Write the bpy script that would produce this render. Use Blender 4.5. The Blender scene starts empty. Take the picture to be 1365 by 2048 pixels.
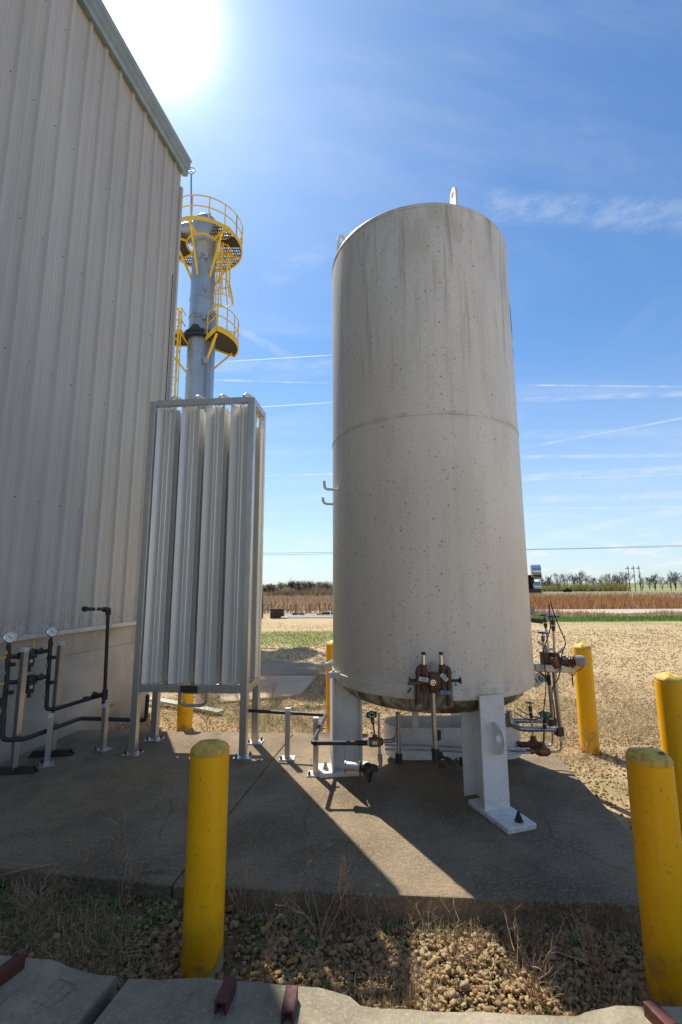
import bpy, bmesh, math, random
import numpy as np
from mathutils import Vector, Matrix, noise
R = math.radians
random.seed(7); rng = np.random.default_rng(7)
scene = bpy.context.scene
col = scene.collection
# ------------------------------------------------------------------ camera
FPX, CAMH = 925.0, 1.5
PITCH, ROLL = math.atan(146/925), R(0.25)
F_ = Vector((0, math.cos(PITCH), math.sin(PITCH))); U_ = Vector((0, -math.sin(PITCH), math.cos(PITCH))); R_ = Vector((1, 0, 0))
cr, sr = math.cos(ROLL), math.sin(ROLL)
RR = R_*cr - U_*sr; UU = R_*sr + U_*cr
cam = bpy.data.cameras.new("camera"); camo = bpy.data.objects.new("camera", cam); col.objects.link(camo)
cam.sensor_fit = 'VERTICAL'; cam.sensor_height = 24; cam.sensor_width = 16; cam.lens = 24*FPX/2048
cam.clip_start = 0.05; cam.clip_end = 8000
M = Matrix((RR, UU, -F_)).transposed().to_4x4(); M.translation = Vector((0, 0, CAMH)); camo.matrix_world = M
scene.camera = camo
CAM = Vector((0, 0, CAMH))
def px(x, y, Y=None, z=None):
    """measurement of the photograph -> world point at a known depth Y or height z"""
    u = (x-682.5)/FPX; v = (1024-y)/FPX
    d = F_ + RR*u + UU*v
    t = (z-CAMH)/d.z if z is not None else Y/d.y
    return CAM + d*t
# ------------------------------------------------------------------ light
SUN_AZ, SUN_EL = R(-26.3), R(53.5)
SD = Vector((math.sin(SUN_AZ)*math.cos(SUN_EL), math.cos(SUN_AZ)*math.cos(SUN_EL), math.sin(SUN_EL)))
sl = bpy.data.lights.new("sun", 'SUN'); sl.energy = 5.0; sl.angle = R(0.5); sl.color = (1, .94, .84)
so = bpy.data.objects.new("sun", sl); col.objects.link(so); so.location = (0, 0, 30)
so.rotation_euler = (-SD).to_track_quat('-Z', 'Y').to_euler()
scene.view_settings.view_transform = 'Standard'; scene.view_settings.look = 'None'
scene.view_settings.exposure = 0.45; scene.view_settings.gamma = 1
SKY_STRENGTH = 0.103

class NT:
    """small helper to write node graphs"""
    def __init__(s, tree): s.t = tree; s.n = tree.nodes; s.l = tree.links
    def new(s, typ, **kw):
        n = s.n.new(typ)
        for k, v in kw.items(): setattr(n, k, v)
        return n
    def put(s, sock, v):
        if v is None: return
        if hasattr(v, 'links'): s.l.new(v, sock)
        else:
            if isinstance(v, (tuple, list)) and sock.type == 'RGBA' and len(v) == 3: v = (*v, 1)
            sock.default_value = v
    def math(s, op, a, b=None, c=None, clamp=False):
        n = s.new('ShaderNodeMath', operation=op, use_clamp=clamp); s.put(n.inputs[0], a); s.put(n.inputs[1], b)
        if c is not None: s.put(n.inputs[2], c)
        return n.outputs[0]
    def vmath(s, op, a, b=None):
        n = s.new('ShaderNodeVectorMath', operation=op); s.put(n.inputs[0], a); s.put(n.inputs[1], b)
        return n.outputs['Value'] if op in ('DOT_PRODUCT', 'LENGTH') else n.outputs[0]
    def mix(s, f, a, b, mode='MIX'):
        n = s.new('ShaderNodeMix', data_type='RGBA', blend_type=mode); s.put(n.inputs[0], f); s.put(n.inputs[6], a); s.put(n.inputs[7], b); return n.outputs[2]
    def ramp(s, f, a, b, smooth=True):
        n = s.new('ShaderNodeMapRange', interpolation_type='SMOOTHSTEP' if smooth else 'LINEAR'); s.put(n.inputs[0], f); n.inputs[1].default_value = a; n.inputs[2].default_value = b; return n.outputs[0]
    def noise(s, vec, scale, detail=4, rough=.55, dist=0):
        n = s.new('ShaderNodeTexNoise'); s.put(n.inputs['Vector'], vec); n.inputs['Scale'].default_value = scale
        n.inputs['Detail'].default_value = detail; n.inputs['Roughness'].default_value = rough; n.inputs['Distortion'].default_value = dist; return n.outputs[0]
    def voro(s, vec, scale, feature='F1', rnd=1):
        n = s.new('ShaderNodeTexVoronoi', feature=feature); s.put(n.inputs['Vector'], vec); n.inputs['Scale'].default_value = scale; n.inputs['Randomness'].default_value = rnd; return n
    def scale(s, vec, sc):
        n = s.new('ShaderNodeMapping'); s.put(n.inputs[0], vec); n.inputs[3].default_value = sc; return n.outputs[0]
    def sep(s, vec):
        n = s.new('ShaderNodeSeparateXYZ'); s.put(n.inputs[0], vec); return n.outputs
    def comb(s, x, y, z):
        n = s.new('ShaderNodeCombineXYZ'); s.put(n.inputs[0], x); s.put(n.inputs[1], y); s.put(n.inputs[2], z); return n.outputs[0]

# ------------------------------------------------------------------ sky
w = bpy.data.worlds.new("World"); scene.world = w; w.use_nodes = True
T = NT(w.node_tree); T.n.clear()
sky = T.new('ShaderNodeTexSky', sky_type='NISHITA'); sky.sun_disc = False; sky.sun_elevation = SUN_EL; sky.sun_rotation = SUN_AZ
sky.air_density = 1.1; sky.dust_density = 0.35; sky.ozone_density = 1.6; sky.altitude = 200
dirv = T.new('ShaderNodeTexCoord').outputs['Generated']
dirn = T.vmath('NORMALIZE', dirv)
sx, sy, sz = T.sep(dirn)[:3]
def azel(az, el): return Vector((math.sin(R(az))*math.cos(R(el)), math.cos(R(az))*math.cos(R(el)), math.sin(R(el))))
def pdir(x, y): return (px(x, y, Y=1)-CAM).normalized()
cloud = None
wn = T.noise(T.scale(dirn, (1, 1, 1)), 9, 6, .6)
wob = T.math('MULTIPLY', T.math('SUBTRACT', T.noise(dirn, 14, 4, .6), .5), .010)
trails = [((470, 722), (650, 711), .0012, .85), ((420, 760), (655, 766), .0028, .62), ((520, 814), (648, 806), .0011, .95),
          ((380, 735), (700, 728), .016, .20), ((1030, 770), (1500, 775), .0022, .62), ((1030, 800), (1500, 782), .008, .36), ((1040, 897), (1400, 830), .003, .42),
          ((1040, 914), (1500, 908), .005, .42), ((1040, 955), (1500, 930), .009, .38), ((1040, 960), (1500, 944), .0022, .55),
          ((1050, 1018), (1500, 1012), .0025, .40), ((1060, 1080), (1450, 1005), .012, .36), ((520, 952), (670, 948), .0035, .5), ((500, 1027), (680, 1026), .002, .35),
          ((960, 410), (1500, 440), .034, .24), ((480, 660), (640, 745), .012, .26), ((520, 1010), (700, 985), .01, .2), ((1040, 1000), (1500, 985), .01, .3),
          ((540, 560), (700, 470), .03, .14), ((1040, 870), (1500, 862), .012, .16)]
brk = T.ramp(T.noise(T.scale(dirn, (1.0, 1.0, 2.6)), 16, 7, .72), .34, .66)
for a, b, wd, st in trails:
    d1, d2 = pdir(*a), pdir(*b); n = d1.cross(d2).normalized(); mid = (d1+d2).normalized(); half = d1.dot(mid)
    dist = T.math('ABSOLUTE', T.math('ADD', T.vmath('DOT_PRODUCT', dirn, tuple(n)), T.math('MULTIPLY', wob, min(1, wd*60))))
    band = T.math('SUBTRACT', 1, T.ramp(dist, wd*.25, wd))
    ang = T.ramp(T.vmath('DOT_PRODUCT', dirn, tuple(mid)), half-.004, half+.006 if half < .993 else half+.0015)
    v = T.math('MULTIPLY', T.math('MULTIPLY', band, ang), st)
    if wd > .0015: v = T.math('MULTIPLY', v, T.math('ADD', .12, T.math('MULTIPLY', brk, .82)))
    cloud = v if cloud is None else T.math('MAXIMUM', cloud, v)
# thin veil and low puffs above the horizon
zc = T.math('ADD', T.math('MAXIMUM', sz, 0), .12)
pl = T.comb(T.math('DIVIDE', sx, zc), T.math('DIVIDE', sy, zc), 0)
veil = T.math('MULTIPLY', T.ramp(T.noise(T.scale(pl, (.35, 1.0, 1)), 1.6, 7, .62, .6), .46, .80), .34)
veil2 = T.math('MULTIPLY', T.ramp(T.noise(T.scale(pl, (.7, .16, 1)), 2.2, 6, .6, .3), .5, .8), .2)
puffn = T.noise(T.scale(dirn, (1, 1, 3.2)), 13, 7, .62)
puffm = T.math('MULTIPLY', T.ramp(sz, .0, .03), T.math('SUBTRACT', 1, T.ramp(sz, .05, .13)))
puff = T.math('MULTIPLY', T.math('MULTIPLY', T.ramp(puffn, .47, .60), puffm), .55)
cloud = T.math('MAXIMUM', cloud, T.math('MAXIMUM', veil, T.math('MAXIMUM', veil2, puff)))
base = T.mix(1.0, sky.outputs[0], (.66, .92, 1.13), 'MULTIPLY')
hz = T.math('SUBTRACT', 1, T.ramp(sz, -.02, .48))
base = T.mix(T.math('MULTIPLY', hz, .52), base, (5.6, 6.0, 6.9))
lum = (6.6, 6.9, 7.2)
c1 = T.mix(cloud, base, lum)
sd = T.math('MAXIMUM', T.vmath('DOT_PRODUCT', dirn, tuple(SD)), 0)
glow = T.math('ADD', T.math('MULTIPLY', T.math('POWER', sd, 700), 30), T.math('ADD', T.math('MULTIPLY', T.math('POWER', sd, 170), 3.0), T.math('MULTIPLY', T.math('POWER', sd, 16), .8)))
gl = T.vmath('MULTIPLY', (1, .98, .93), T.comb(glow, glow, glow))
c2 = T.vmath('ADD', c1, gl)
bg = T.new('ShaderNodeBackground'); T.put(bg.inputs[0], c2); bg.inputs[1].default_value = SKY_STRENGTH
wo = T.new('ShaderNodeOutputWorld'); T.l.new(bg.outputs[0], wo.inputs[0])

# ------------------------------------------------------------------ materials
MATS = {}
def mat(name, color, rough=.7, metal=0, fn=None, spec=None, coat=0):
    m = bpy.data.materials.new(name); m.use_nodes = True; t = NT(m.node_tree)
    b = t.n['Principled BSDF']; b.inputs['Base Color'].default_value = (*color, 1); b.inputs['Roughness'].default_value = rough; b.inputs['Metallic'].default_value = metal
    if spec is None and rough >= .78: spec = .15
    if spec is not None: b.inputs['Specular IOR Level'].default_value = spec
    if coat: b.inputs['Coat Weight'].default_value = coat
    if fn: fn(t, b)
    MATS[name] = m; return m
def bump(t, b, h, strength=.3, dist=.01):
    n = t.new('ShaderNodeBump'); n.inputs['Strength'].default_value = strength; n.inputs['Distance'].default_value = dist; t.put(n.inputs['Height'], h); t.l.new(n.outputs[0], b.inputs['Normal'])
def pos(t): return t.new('ShaderNodeNewGeometry').outputs['Position']
def grime(c1, c2, s1=3, s2=25, amt=.5, rough=(.4, .7), bmp=0, stretch=(1, 1, 1)):
    def fn(t, b):
        p = t.scale(pos(t), stretch)
        n = t.math('ADD', t.math('MULTIPLY', t.noise(p, s1, 5, .6), .6), t.math('MULTIPLY', t.noise(p, s2, 5, .65), .4))
        f = t.ramp(n, .38, .68)
        t.put(b.inputs['Base Color'], t.mix(t.math('MULTIPLY', f, amt), c1, c2))
        t.put(b.inputs['Roughness'], t.math('ADD', rough[0], t.math('MULTIPLY', f, rough[1]-rough[0])))
        if bmp: bump(t, b, n, bmp, .004)
    return fn
def f_slab(t, b):
    p = pos(t)
    big = t.ramp(t.noise(p, 1.3, 6, .65, .4), .35, .70)
    fine = t.noise(p, 60, 5, .75)
    c = t.mix(big, (.25, .188, .12), (.11, .083, .056))
    c = t.mix(t.math('MULTIPLY', t.ramp(fine, .42, .66), .5), c, (.42, .33, .21))
    spots = t.ramp(t.noise(p, 7, 4, .7, 1), .60, .72)
    c = t.mix(t.math('MULTIPLY', spots, .45), c, (.12, .10, .08))
    v = t.voro(p, 34).outputs[0]
    c = t.mix(t.math('MULTIPLY', t.math('SUBTRACT', 1, t.ramp(v, .05, .12)), .55), c, (.55, .50, .42))
    wp_ = t.vmath('ADD', p, t.vmath('MULTIPLY', t.new('ShaderNodeTexNoise').outputs['Color'], (.25, .25, 0)))
    cr_ = t.new('ShaderNodeTexVoronoi', feature='DISTANCE_TO_EDGE'); t.put(cr_.inputs['Vector'], wp_); cr_.inputs['Scale'].default_value = .55
    crk = t.math('MULTIPLY', t.math('SUBTRACT', 1, t.ramp(cr_.outputs['Distance'], .0012, .0032)), t.ramp(t.noise(p, 1.1, 3), .48, .58)); c = t.mix(t.math('MULTIPLY', crk, .45), c, (.04, .035, .03))
    tide = t.noise(t.scale(p, (1, 1.6, 1)), 2.1, 7, .6, 1.5); tb = t.math('SUBTRACT', 1, t.ramp(t.math('ABSOLUTE', t.math('SUBTRACT', tide, .52)), .0, .022)); c = t.mix(t.math('MULTIPLY', tb, .28), c, (.09, .07, .05))
    t.put(b.inputs['Base Color'], c); bump(t, b, t.math('ADD', fine, t.math('MULTIPLY', t.noise(p, 300, 2), .6)), .45, .004)
mat('slab', (.3, .27, .22), .92, fn=f_slab)
def f_tank(t, b):
    o = t.new('ShaderNodeTexCoord').outputs['Object']; x, y, z = t.sep(o)[:3]
    big = t.noise(t.scale(o, (1, 1, .35)), 2.2, 6, .6)
    c = t.mix(t.ramp(big, .3, .7), (.87, .81, .71), (.75, .69, .60))
    # weathered flank on the side facing the vaporizer
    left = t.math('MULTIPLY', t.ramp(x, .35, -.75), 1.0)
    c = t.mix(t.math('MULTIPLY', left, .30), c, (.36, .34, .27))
    streak = t.ramp(t.noise(t.scale(o, (1, 1, .045)), 17, 5, .7), .50, .66)
    top = t.ramp(z, 2.3, 4.45)
    patch = t.ramp(t.noise(t.scale(o, (1, 1, .1)), 3, 3, .5), .42, .6)
    c = t.mix(t.math('MULTIPLY', t.math('MULTIPLY', streak, t.math('MULTIPLY', top, patch)), .8), c, (.36, .31, .18)); c = t.mix(t.math('MULTIPLY', t.math('MULTIPLY', t.ramp(z, 3.6, 4.6), t.ramp(t.noise(t.scale(o, (1, 1, .3)), 5, 5, .65), .42, .68)), .55), c, (.42, .39, .25))
    c = t.mix(t.math('MULTIPLY', streak, .13), c, (.42, .37, .28))
    light = t.ramp(t.noise(t.scale(o, (1, 1, .03)), 30, 3, .6), .60, .75)
    c = t.mix(t.math('MULTIPLY', light, .22), c, (.80, .77, .71))
    for sc, th, seedv in ((17, .075, .8), (34, .09, .9), (11, .045, .6), (60, .12, .75)):
        v = t.new('ShaderNodeTexVoronoi', feature='F1'); t.put(v.inputs['Vector'], o); v.inputs['Scale'].default_value = sc
        vc = t.sep(v.outputs['Color'])
        pick = t.math('LESS_THAN', vc[0], t.math('ADD', seedv*.55, t.math('MULTIPLY', left, .55)))
        rad = t.math('MULTIPLY', t.math('ADD', .35, vc[1]), th*1.5)
        s = t.math('SUBTRACT', 1, t.math('SMOOTH_MIN', 1, t.math('DIVIDE', t.math('MAXIMUM', t.math('SUBTRACT', v.outputs['Distance'], t.math('MULTIPLY', rad, .4)), 0), rad), 0), clamp=True)
        c = t.mix(t.math('MULTIPLY', t.math('MULTIPLY', s, pick), .78), c, (.17, .16, .13))
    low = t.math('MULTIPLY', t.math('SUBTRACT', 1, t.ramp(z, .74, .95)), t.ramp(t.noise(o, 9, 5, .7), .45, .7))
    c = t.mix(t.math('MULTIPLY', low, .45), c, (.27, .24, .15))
    rs = t.ramp(t.math('ABSOLUTE', t.math('SUBTRACT', z, ZM_S)), .035, .004); c = t.mix(t.math('MULTIPLY', t.math('MULTIPLY', rs, t.ramp(t.noise(o, 6, 5, .7), .40, .62)), .35), c, (.34, .28, .18))
    t.put(b.inputs['Base Color'], c); bump(t, b, big, .06, .02)
ZM_S = 2.765
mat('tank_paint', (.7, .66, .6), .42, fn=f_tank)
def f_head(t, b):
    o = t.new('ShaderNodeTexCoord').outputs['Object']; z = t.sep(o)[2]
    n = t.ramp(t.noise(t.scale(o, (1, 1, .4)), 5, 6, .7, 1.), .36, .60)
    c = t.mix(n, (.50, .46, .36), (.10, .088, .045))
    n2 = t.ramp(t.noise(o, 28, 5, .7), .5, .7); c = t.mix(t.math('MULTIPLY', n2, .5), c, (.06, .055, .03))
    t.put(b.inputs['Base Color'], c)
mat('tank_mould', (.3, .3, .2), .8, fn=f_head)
def f_white(t, b):
    grime((.80, .78, .74), (.52, .46, .38), 2.5, 30, .55, (.35, .6), 0)(t, b)
    p = pos(t); z = t.sep(p)[2]; base = b.inputs['Base Color'].links[0].from_socket
    low = t.math('MULTIPLY', t.math('SUBTRACT', 1, t.ramp(z, .03, .16)), t.ramp(t.noise(p, 16, 5, .75), .46, .62))
    c = t.mix(t.math('MULTIPLY', low, .30), base, (.30, .20, .12))
    st = t.math('MULTIPLY', t.ramp(t.noise(t.scale(p, (1, 1, .05)), 24, 5, .7), .58, .70), t.ramp(t.noise(p, 3, 3, .5), .45, .6)); c = t.mix(t.math('MULTIPLY', st, .35), c, (.34, .22, .12))
    ch = t.ramp(t.noise(p, 40, 4, .7), .70, .73); c = t.mix(t.math('MULTIPLY', ch, .7), c, (.20, .10, .05))
    t.l.new(c, b.inputs['Base Color'])
mat('white_paint', (.78, .75, .70), .45, fn=f_white)
def f_siding(t, b):
    p = pos(t)
    n = t.noise(t.scale(p, (1, 1, .12)), 3, 5, .6)
    c = t.mix(t.ramp(n, .3, .7), (.545, .515, .47), (.47, .445, .405))
    al = t.vmath('DOT_PRODUCT', p, (math.sin(R(10.5)), math.cos(R(10.5)), 0)); pn = t.math('FLOOR', t.math('DIVIDE', al, .786)); wn_ = t.new('ShaderNodeTexWhiteNoise', noise_dimensions='1D'); t.put(wn_.inputs['W'], pn); c = t.mix(t.math('MULTIPLY', wn_.outputs['Value'], .16), c, (.40, .36, .31))
    lp = t.math('LESS_THAN', t.math('FRACT', t.math('DIVIDE', al, .786)), .006); c = t.mix(t.math('MULTIPLY', lp, .5), c, (.18, .16, .14))
    bz = t.math('MULTIPLY', t.math('SUBTRACT', 1, t.ramp(t.sep(p)[2], 1.05, 1.6)), t.ramp(t.noise(p, 6, 5, .7), .4, .65)); c = t.mix(t.math('MULTIPLY', bz, .4), c, (.30, .26, .20))
    d = t.ramp(t.noise(t.scale(p, (1, 1, .05)), 26, 4, .6), .55, .75)
    c = t.mix(t.math('MULTIPLY', d, .22), c, (.22, .19, .16))
    t.put(b.inputs['Base Color'], c); bump(t, b, t.noise(t.scale(p, (1, 1, .3)), 1.8, 3), .12, .02)
mat('siding', (.55, .5, .45), .5, fn=f_siding)
mat('trim_metal', (.32, .38, .38), .35, metal=.3, fn=grime((.30, .36, .37), (.18, .22, .23), 4, 30, .6, (.3, .5)))
mat('ledge_metal', (.55, .53, .48), .45, fn=grime((.60, .58, .53), (.36, .33, .28), 5, 30, .6, (.35, .6)))
def f_found(t, b):
    p = pos(t); z = t.sep(p)[2]
    n = t.noise(p, 2.2, 6, .62); c = t.mix(t.ramp(n, .32, .7), (.52, .47, .39), (.38, .335, .27))
    s = t.ramp(t.noise(t.scale(p, (1, 1, .10)), 7, 5, .65), .54, .72)
    c = t.mix(t.math('MULTIPLY', t.math('MULTIPLY', s, t.ramp(z, .1, 1.0)), .6), c, (.22, .18, .12))
    low = t.math('SUBTRACT', 1, t.ramp(z, .0, .22)); c = t.mix(t.math('MULTIPLY', low, .45), c, (.24, .21, .16))
    j = t.math('LESS_THAN', t.math('ABSOLUTE', t.math('SUBTRACT', z, .80)), .003)
    c = t.mix(t.math('MULTIPLY', j, .7), c, (.12, .1, .08))
    t.put(b.inputs['Base Color'], c); bump(t, b, t.noise(p, 40, 5, .7), .2, .004)
mat('foundation', (.5, .45, .4), .9, fn=f_found)
mat('aluminium', (.62, .60, .56), .38, metal=.85, fn=grime((.64, .61, .55), (.36, .34, .29), 2.5, 40, .55, (.30, .50), stretch=(1, 1, .2)))
mat('fin_aluminium', (.62, .60, .55), .38, metal=.4, fn=grime((.86, .84, .78), (.68, .66, .60), 2, 30, .5, (.34, .52), stretch=(1, 1, .08)))
mat('steel', (.45, .43, .40), .32, metal=.9, fn=grime((.50, .48, .45), (.22, .19, .16), 8, 50, .6, (.25, .5)))
mat('chrome', (.7, .7, .7), .12, metal=1)
mat('brass_dark', (.09, .05, .03), .55, metal=.4, fn=grime((.085, .055, .035), (.17, .075, .03), 18, 70, .8, (.4, .7)))
mat('brown_valve', (.2, .09, .03), .5, metal=.4, fn=grime((.26, .12, .04), (.08, .045, .025), 20, 60, .7, (.4, .7)))
mat('black_iron', (.02, .019, .018), .55, fn=grime((.018, .017, .016), (.05, .04, .035), 10, 60, .6, (.4, .65)))
mat('insulation', (.035, .03, .03), .6, fn=grime((.028, .023, .022), (.07, .055, .05), 5, 50, .6, (.45, .7)))
mat('dark_iron', (.06, .055, .05), .5, metal=.3, fn=grime((.06, .055, .05), (.02, .018, .015), 10, 60, .6))
def f_yellow(t, b):
    p = t.new('ShaderNodeTexCoord').outputs['Object']; z = t.sep(p)[2]
    n = t.noise(t.scale(p, (1, 1, .3)), 4, 6, .65)
    c = t.mix(t.ramp(n, .35, .7), (.92, .46, .005), (.80, .38, .005))
    d = t.ramp(t.noise(p, 45, 5, .75), .58, .68); c = t.mix(t.math('MULTIPLY', d, .6), c, (.22, .15, .03)); sc_ = t.ramp(t.noise(t.scale(p, (1, 1, 2.5)), 9, 6, .8, 1.0), .64, .69); c = t.mix(t.math('MULTIPLY', sc_, .5), c, (.30, .22, .08))
    s = t.ramp(t.noise(t.scale(p, (1, 1, .06)), 22, 4, .6), .58, .75); c = t.mix(t.math('MULTIPLY', s, .25), c, (.42, .27, .02))
    low = t.math('MULTIPLY', t.math('SUBTRACT', 1, t.ramp(z, .0, .30)), t.ramp(t.noise(p, 11, 5, .7), .45, .62)); c = t.mix(t.math('MULTIPLY', low, .7), c, (.24, .18, .07))
    t.put(b.inputs['Base Color'], c); t.put(b.inputs['Roughness'], t.math('ADD', .38, t.math('MULTIPLY', d, .3))); bump(t, b, n, .05, .01)
mat('bollard_yellow', (.75, .48, .02), .4, fn=f_yellow, spec=.3)
def f_cap(t, b):
    p = pos(t); n = t.noise(p, 26, 5, .7, .6)
    c = t.mix(t.ramp(n, .4, .68), (.74, .47, .07), (.44, .28, .06)); d = t.ramp(t.noise(p, 90, 4, .7), .6, .68)
    c = t.mix(t.math('MULTIPLY', d, .7), c, (.10, .08, .03)); t.put(b.inputs['Base Color'], c); bump(t, b, t.noise(p, 22, 4, .6), .7, .02)
mat('cap_yellow', (.6, .45, .08), .6, fn=f_cap)
mat('peeled', (.5, .44, .3), .8, fn=grime((.50, .44, .30), (.3, .25, .16), 12, 50, .6))
mat('rail_yellow', (.72, .45, .02), .45, fn=grime((.92, .62, .03), (.66, .42, .02), 1.5, 12, .6, (.4, .6)))
def f_stack(t, b):
    p = pos(t); n = t.noise(t.scale(p, (1, 1, .3)), 1.1, 5, .6)
    c = t.mix(t.ramp(n, .35, .65), (.44, .50, .56), (.32, .37, .42)); t.put(b.inputs['Base Color'], c)
mat('stack_steel', (.3, .37, .42), .40, metal=.55, fn=f_stack)
mat('dark_steel', (.03, .03, .035), .6)
def f_grate(t, b):
    # open bar grating: real holes
    p = pos(t); x, y, z = t.sep(p)[:3]
    g = t.math('MAXIMUM', t.math('LESS_THAN', t.math('FRACT', t.math('MULTIPLY', x, 9)), .32), t.math('LESS_THAN', t.math('FRACT', t.math('MULTIPLY', y, 5)), .22))
    t.put(b.inputs['Alpha'], g)
mat('grating', (.10, .11, .12), .6, metal=.3, fn=f_grate)
def f_barrier(t, b):
    p = pos(t); n = t.noise(p, 3.5, 6, .65, .3); fi = t.noise(p, 90, 5, .75)
    c = t.mix(t.ramp(n, .32, .68), (.37, .315, .22), (.23, .195, .135)); c = t.mix(t.math('MULTIPLY', t.ramp(fi, .5, .7), .35), c, (.62, .58, .5))
    d = t.ramp(t.noise(t.scale(p, (1, .35, 1)), 9, 6, .75, 1.2), .56, .68); c = t.mix(t.math('MULTIPLY', d, .6), c, (.14, .14, .11))
    v = t.voro(p, 55).outputs[0]; c = t.mix(t.math('MULTIPLY', t.math('SUBTRACT', 1, t.ramp(v, .06, .13)), .5), c, (.13, .12, .1))
    t.put(b.inputs['Base Color'], c); bump(t, b, t.math('ADD', t.math('MULTIPLY', n, 2), t.math('ADD', fi, v)), .4, .006)
mat('barrier_concrete', (.45, .43, .38), .9, fn=f_barrier)
mat('red_oxide', (.10, .02, .015), .7, fn=grime((.11, .022, .016), (.05, .02, .015), 14, 60, .7, (.5, .8), .3))
def f_stone(t, b):
    a = t.new('ShaderNodeAttribute', attribute_name='tone').outputs['Fac']
    r = t.new('ShaderNodeValToRGB'); t.put(r.inputs[0], a); e = r.color_ramp.elements
    e[0].position = 0; e[0].color = (.20, .13, .06, 1); e[1].position = 1; e[1].color = (.46, .35, .20, 1)
    for q, cc in ((.25, (.34, .215, .09, 1)), (.5, (.44, .30, .135, 1)), (.75, (.32, .24, .15, 1))): k = e.new(q); k.color = cc
    n = t.noise(pos(t), 60, 4, .7); c = t.mix(t.math('MULTIPLY', t.ramp(n, .4, .7), .4), r.outputs[0], (.30, .22, .13))
    t.put(b.inputs['Base Color'], c); bump(t, b, n, .3, .003)
mat('stone', (.5, .4, .28), .9, fn=f_stone)
def f_blade(c0, c1, c2):
    def fn(t, b):
        a = t.new('ShaderNodeAttribute', attribute_name='tone').outputs['Fac']
        r = t.new('ShaderNodeValToRGB'); t.put(r.inputs[0], a); e = r.color_ramp.elements
        e[0].color = (*c0, 1); e[1].color = (*c2, 1); k = e.new(.5); k.color = (*c1, 1)
        t.put(b.inputs['Base Color'], r.outputs[0])
        tr = t.new('ShaderNodeBsdfTranslucent'); t.l.new(r.outputs[0], tr.inputs[0]); mx = t.new('ShaderNodeMixShader'); mx.inputs[0].default_value = .35
        t.l.new(b.outputs[0], mx.inputs[1]); t.l.new(tr.outputs[0], mx.inputs[2]); t.l.new(mx.outputs[0], t.n['Material Output'].inputs[0])
    return fn
mat('dry_blade', (.4, .3, .16), .8, fn=f_blade((.30, .20, .10), (.50, .38, .21), (.66, .56, .38)))
mat('green_blade', (.1, .2, .03), .7, fn=f_blade((.06, .12, .02), (.14, .24, .04), (.26, .34, .08)))
mat('reed_blade', (.4, .2, .08), .8, fn=f_blade((.22, .10, .045), (.42, .20, .075), (.52, .34, .17)))
mat('field_blade', (.35, .25, .16), .8, fn=f_blade((.24, .15, .09), (.38, .26, .16), (.48, .38, .25)))
mat('weed_stem', (.22, .13, .08), .85, fn=grime((.44, .30, .19), (.20, .11, .07), 10, 50, .8, (.7, .9)))
mat('seed', (.34, .24, .15), .85)
mat('willow', (.3, .3, .1), .8, fn=f_blade((.22, .19, .08), (.34, .31, .10), (.46, .44, .15)))
mat('bark', (.10, .08, .07), .9, fn=grime((.09, .072, .06), (.05, .04, .035), 2, 9, .8, (.8, .9)))
mat('twig', (.14, .11, .10), .9, fn=grime((.11, .085, .072), (.065, .05, .045), .3, 2, .8, (.8, .9)))
mat('cedar', (.03, .05, .02), .9)
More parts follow.
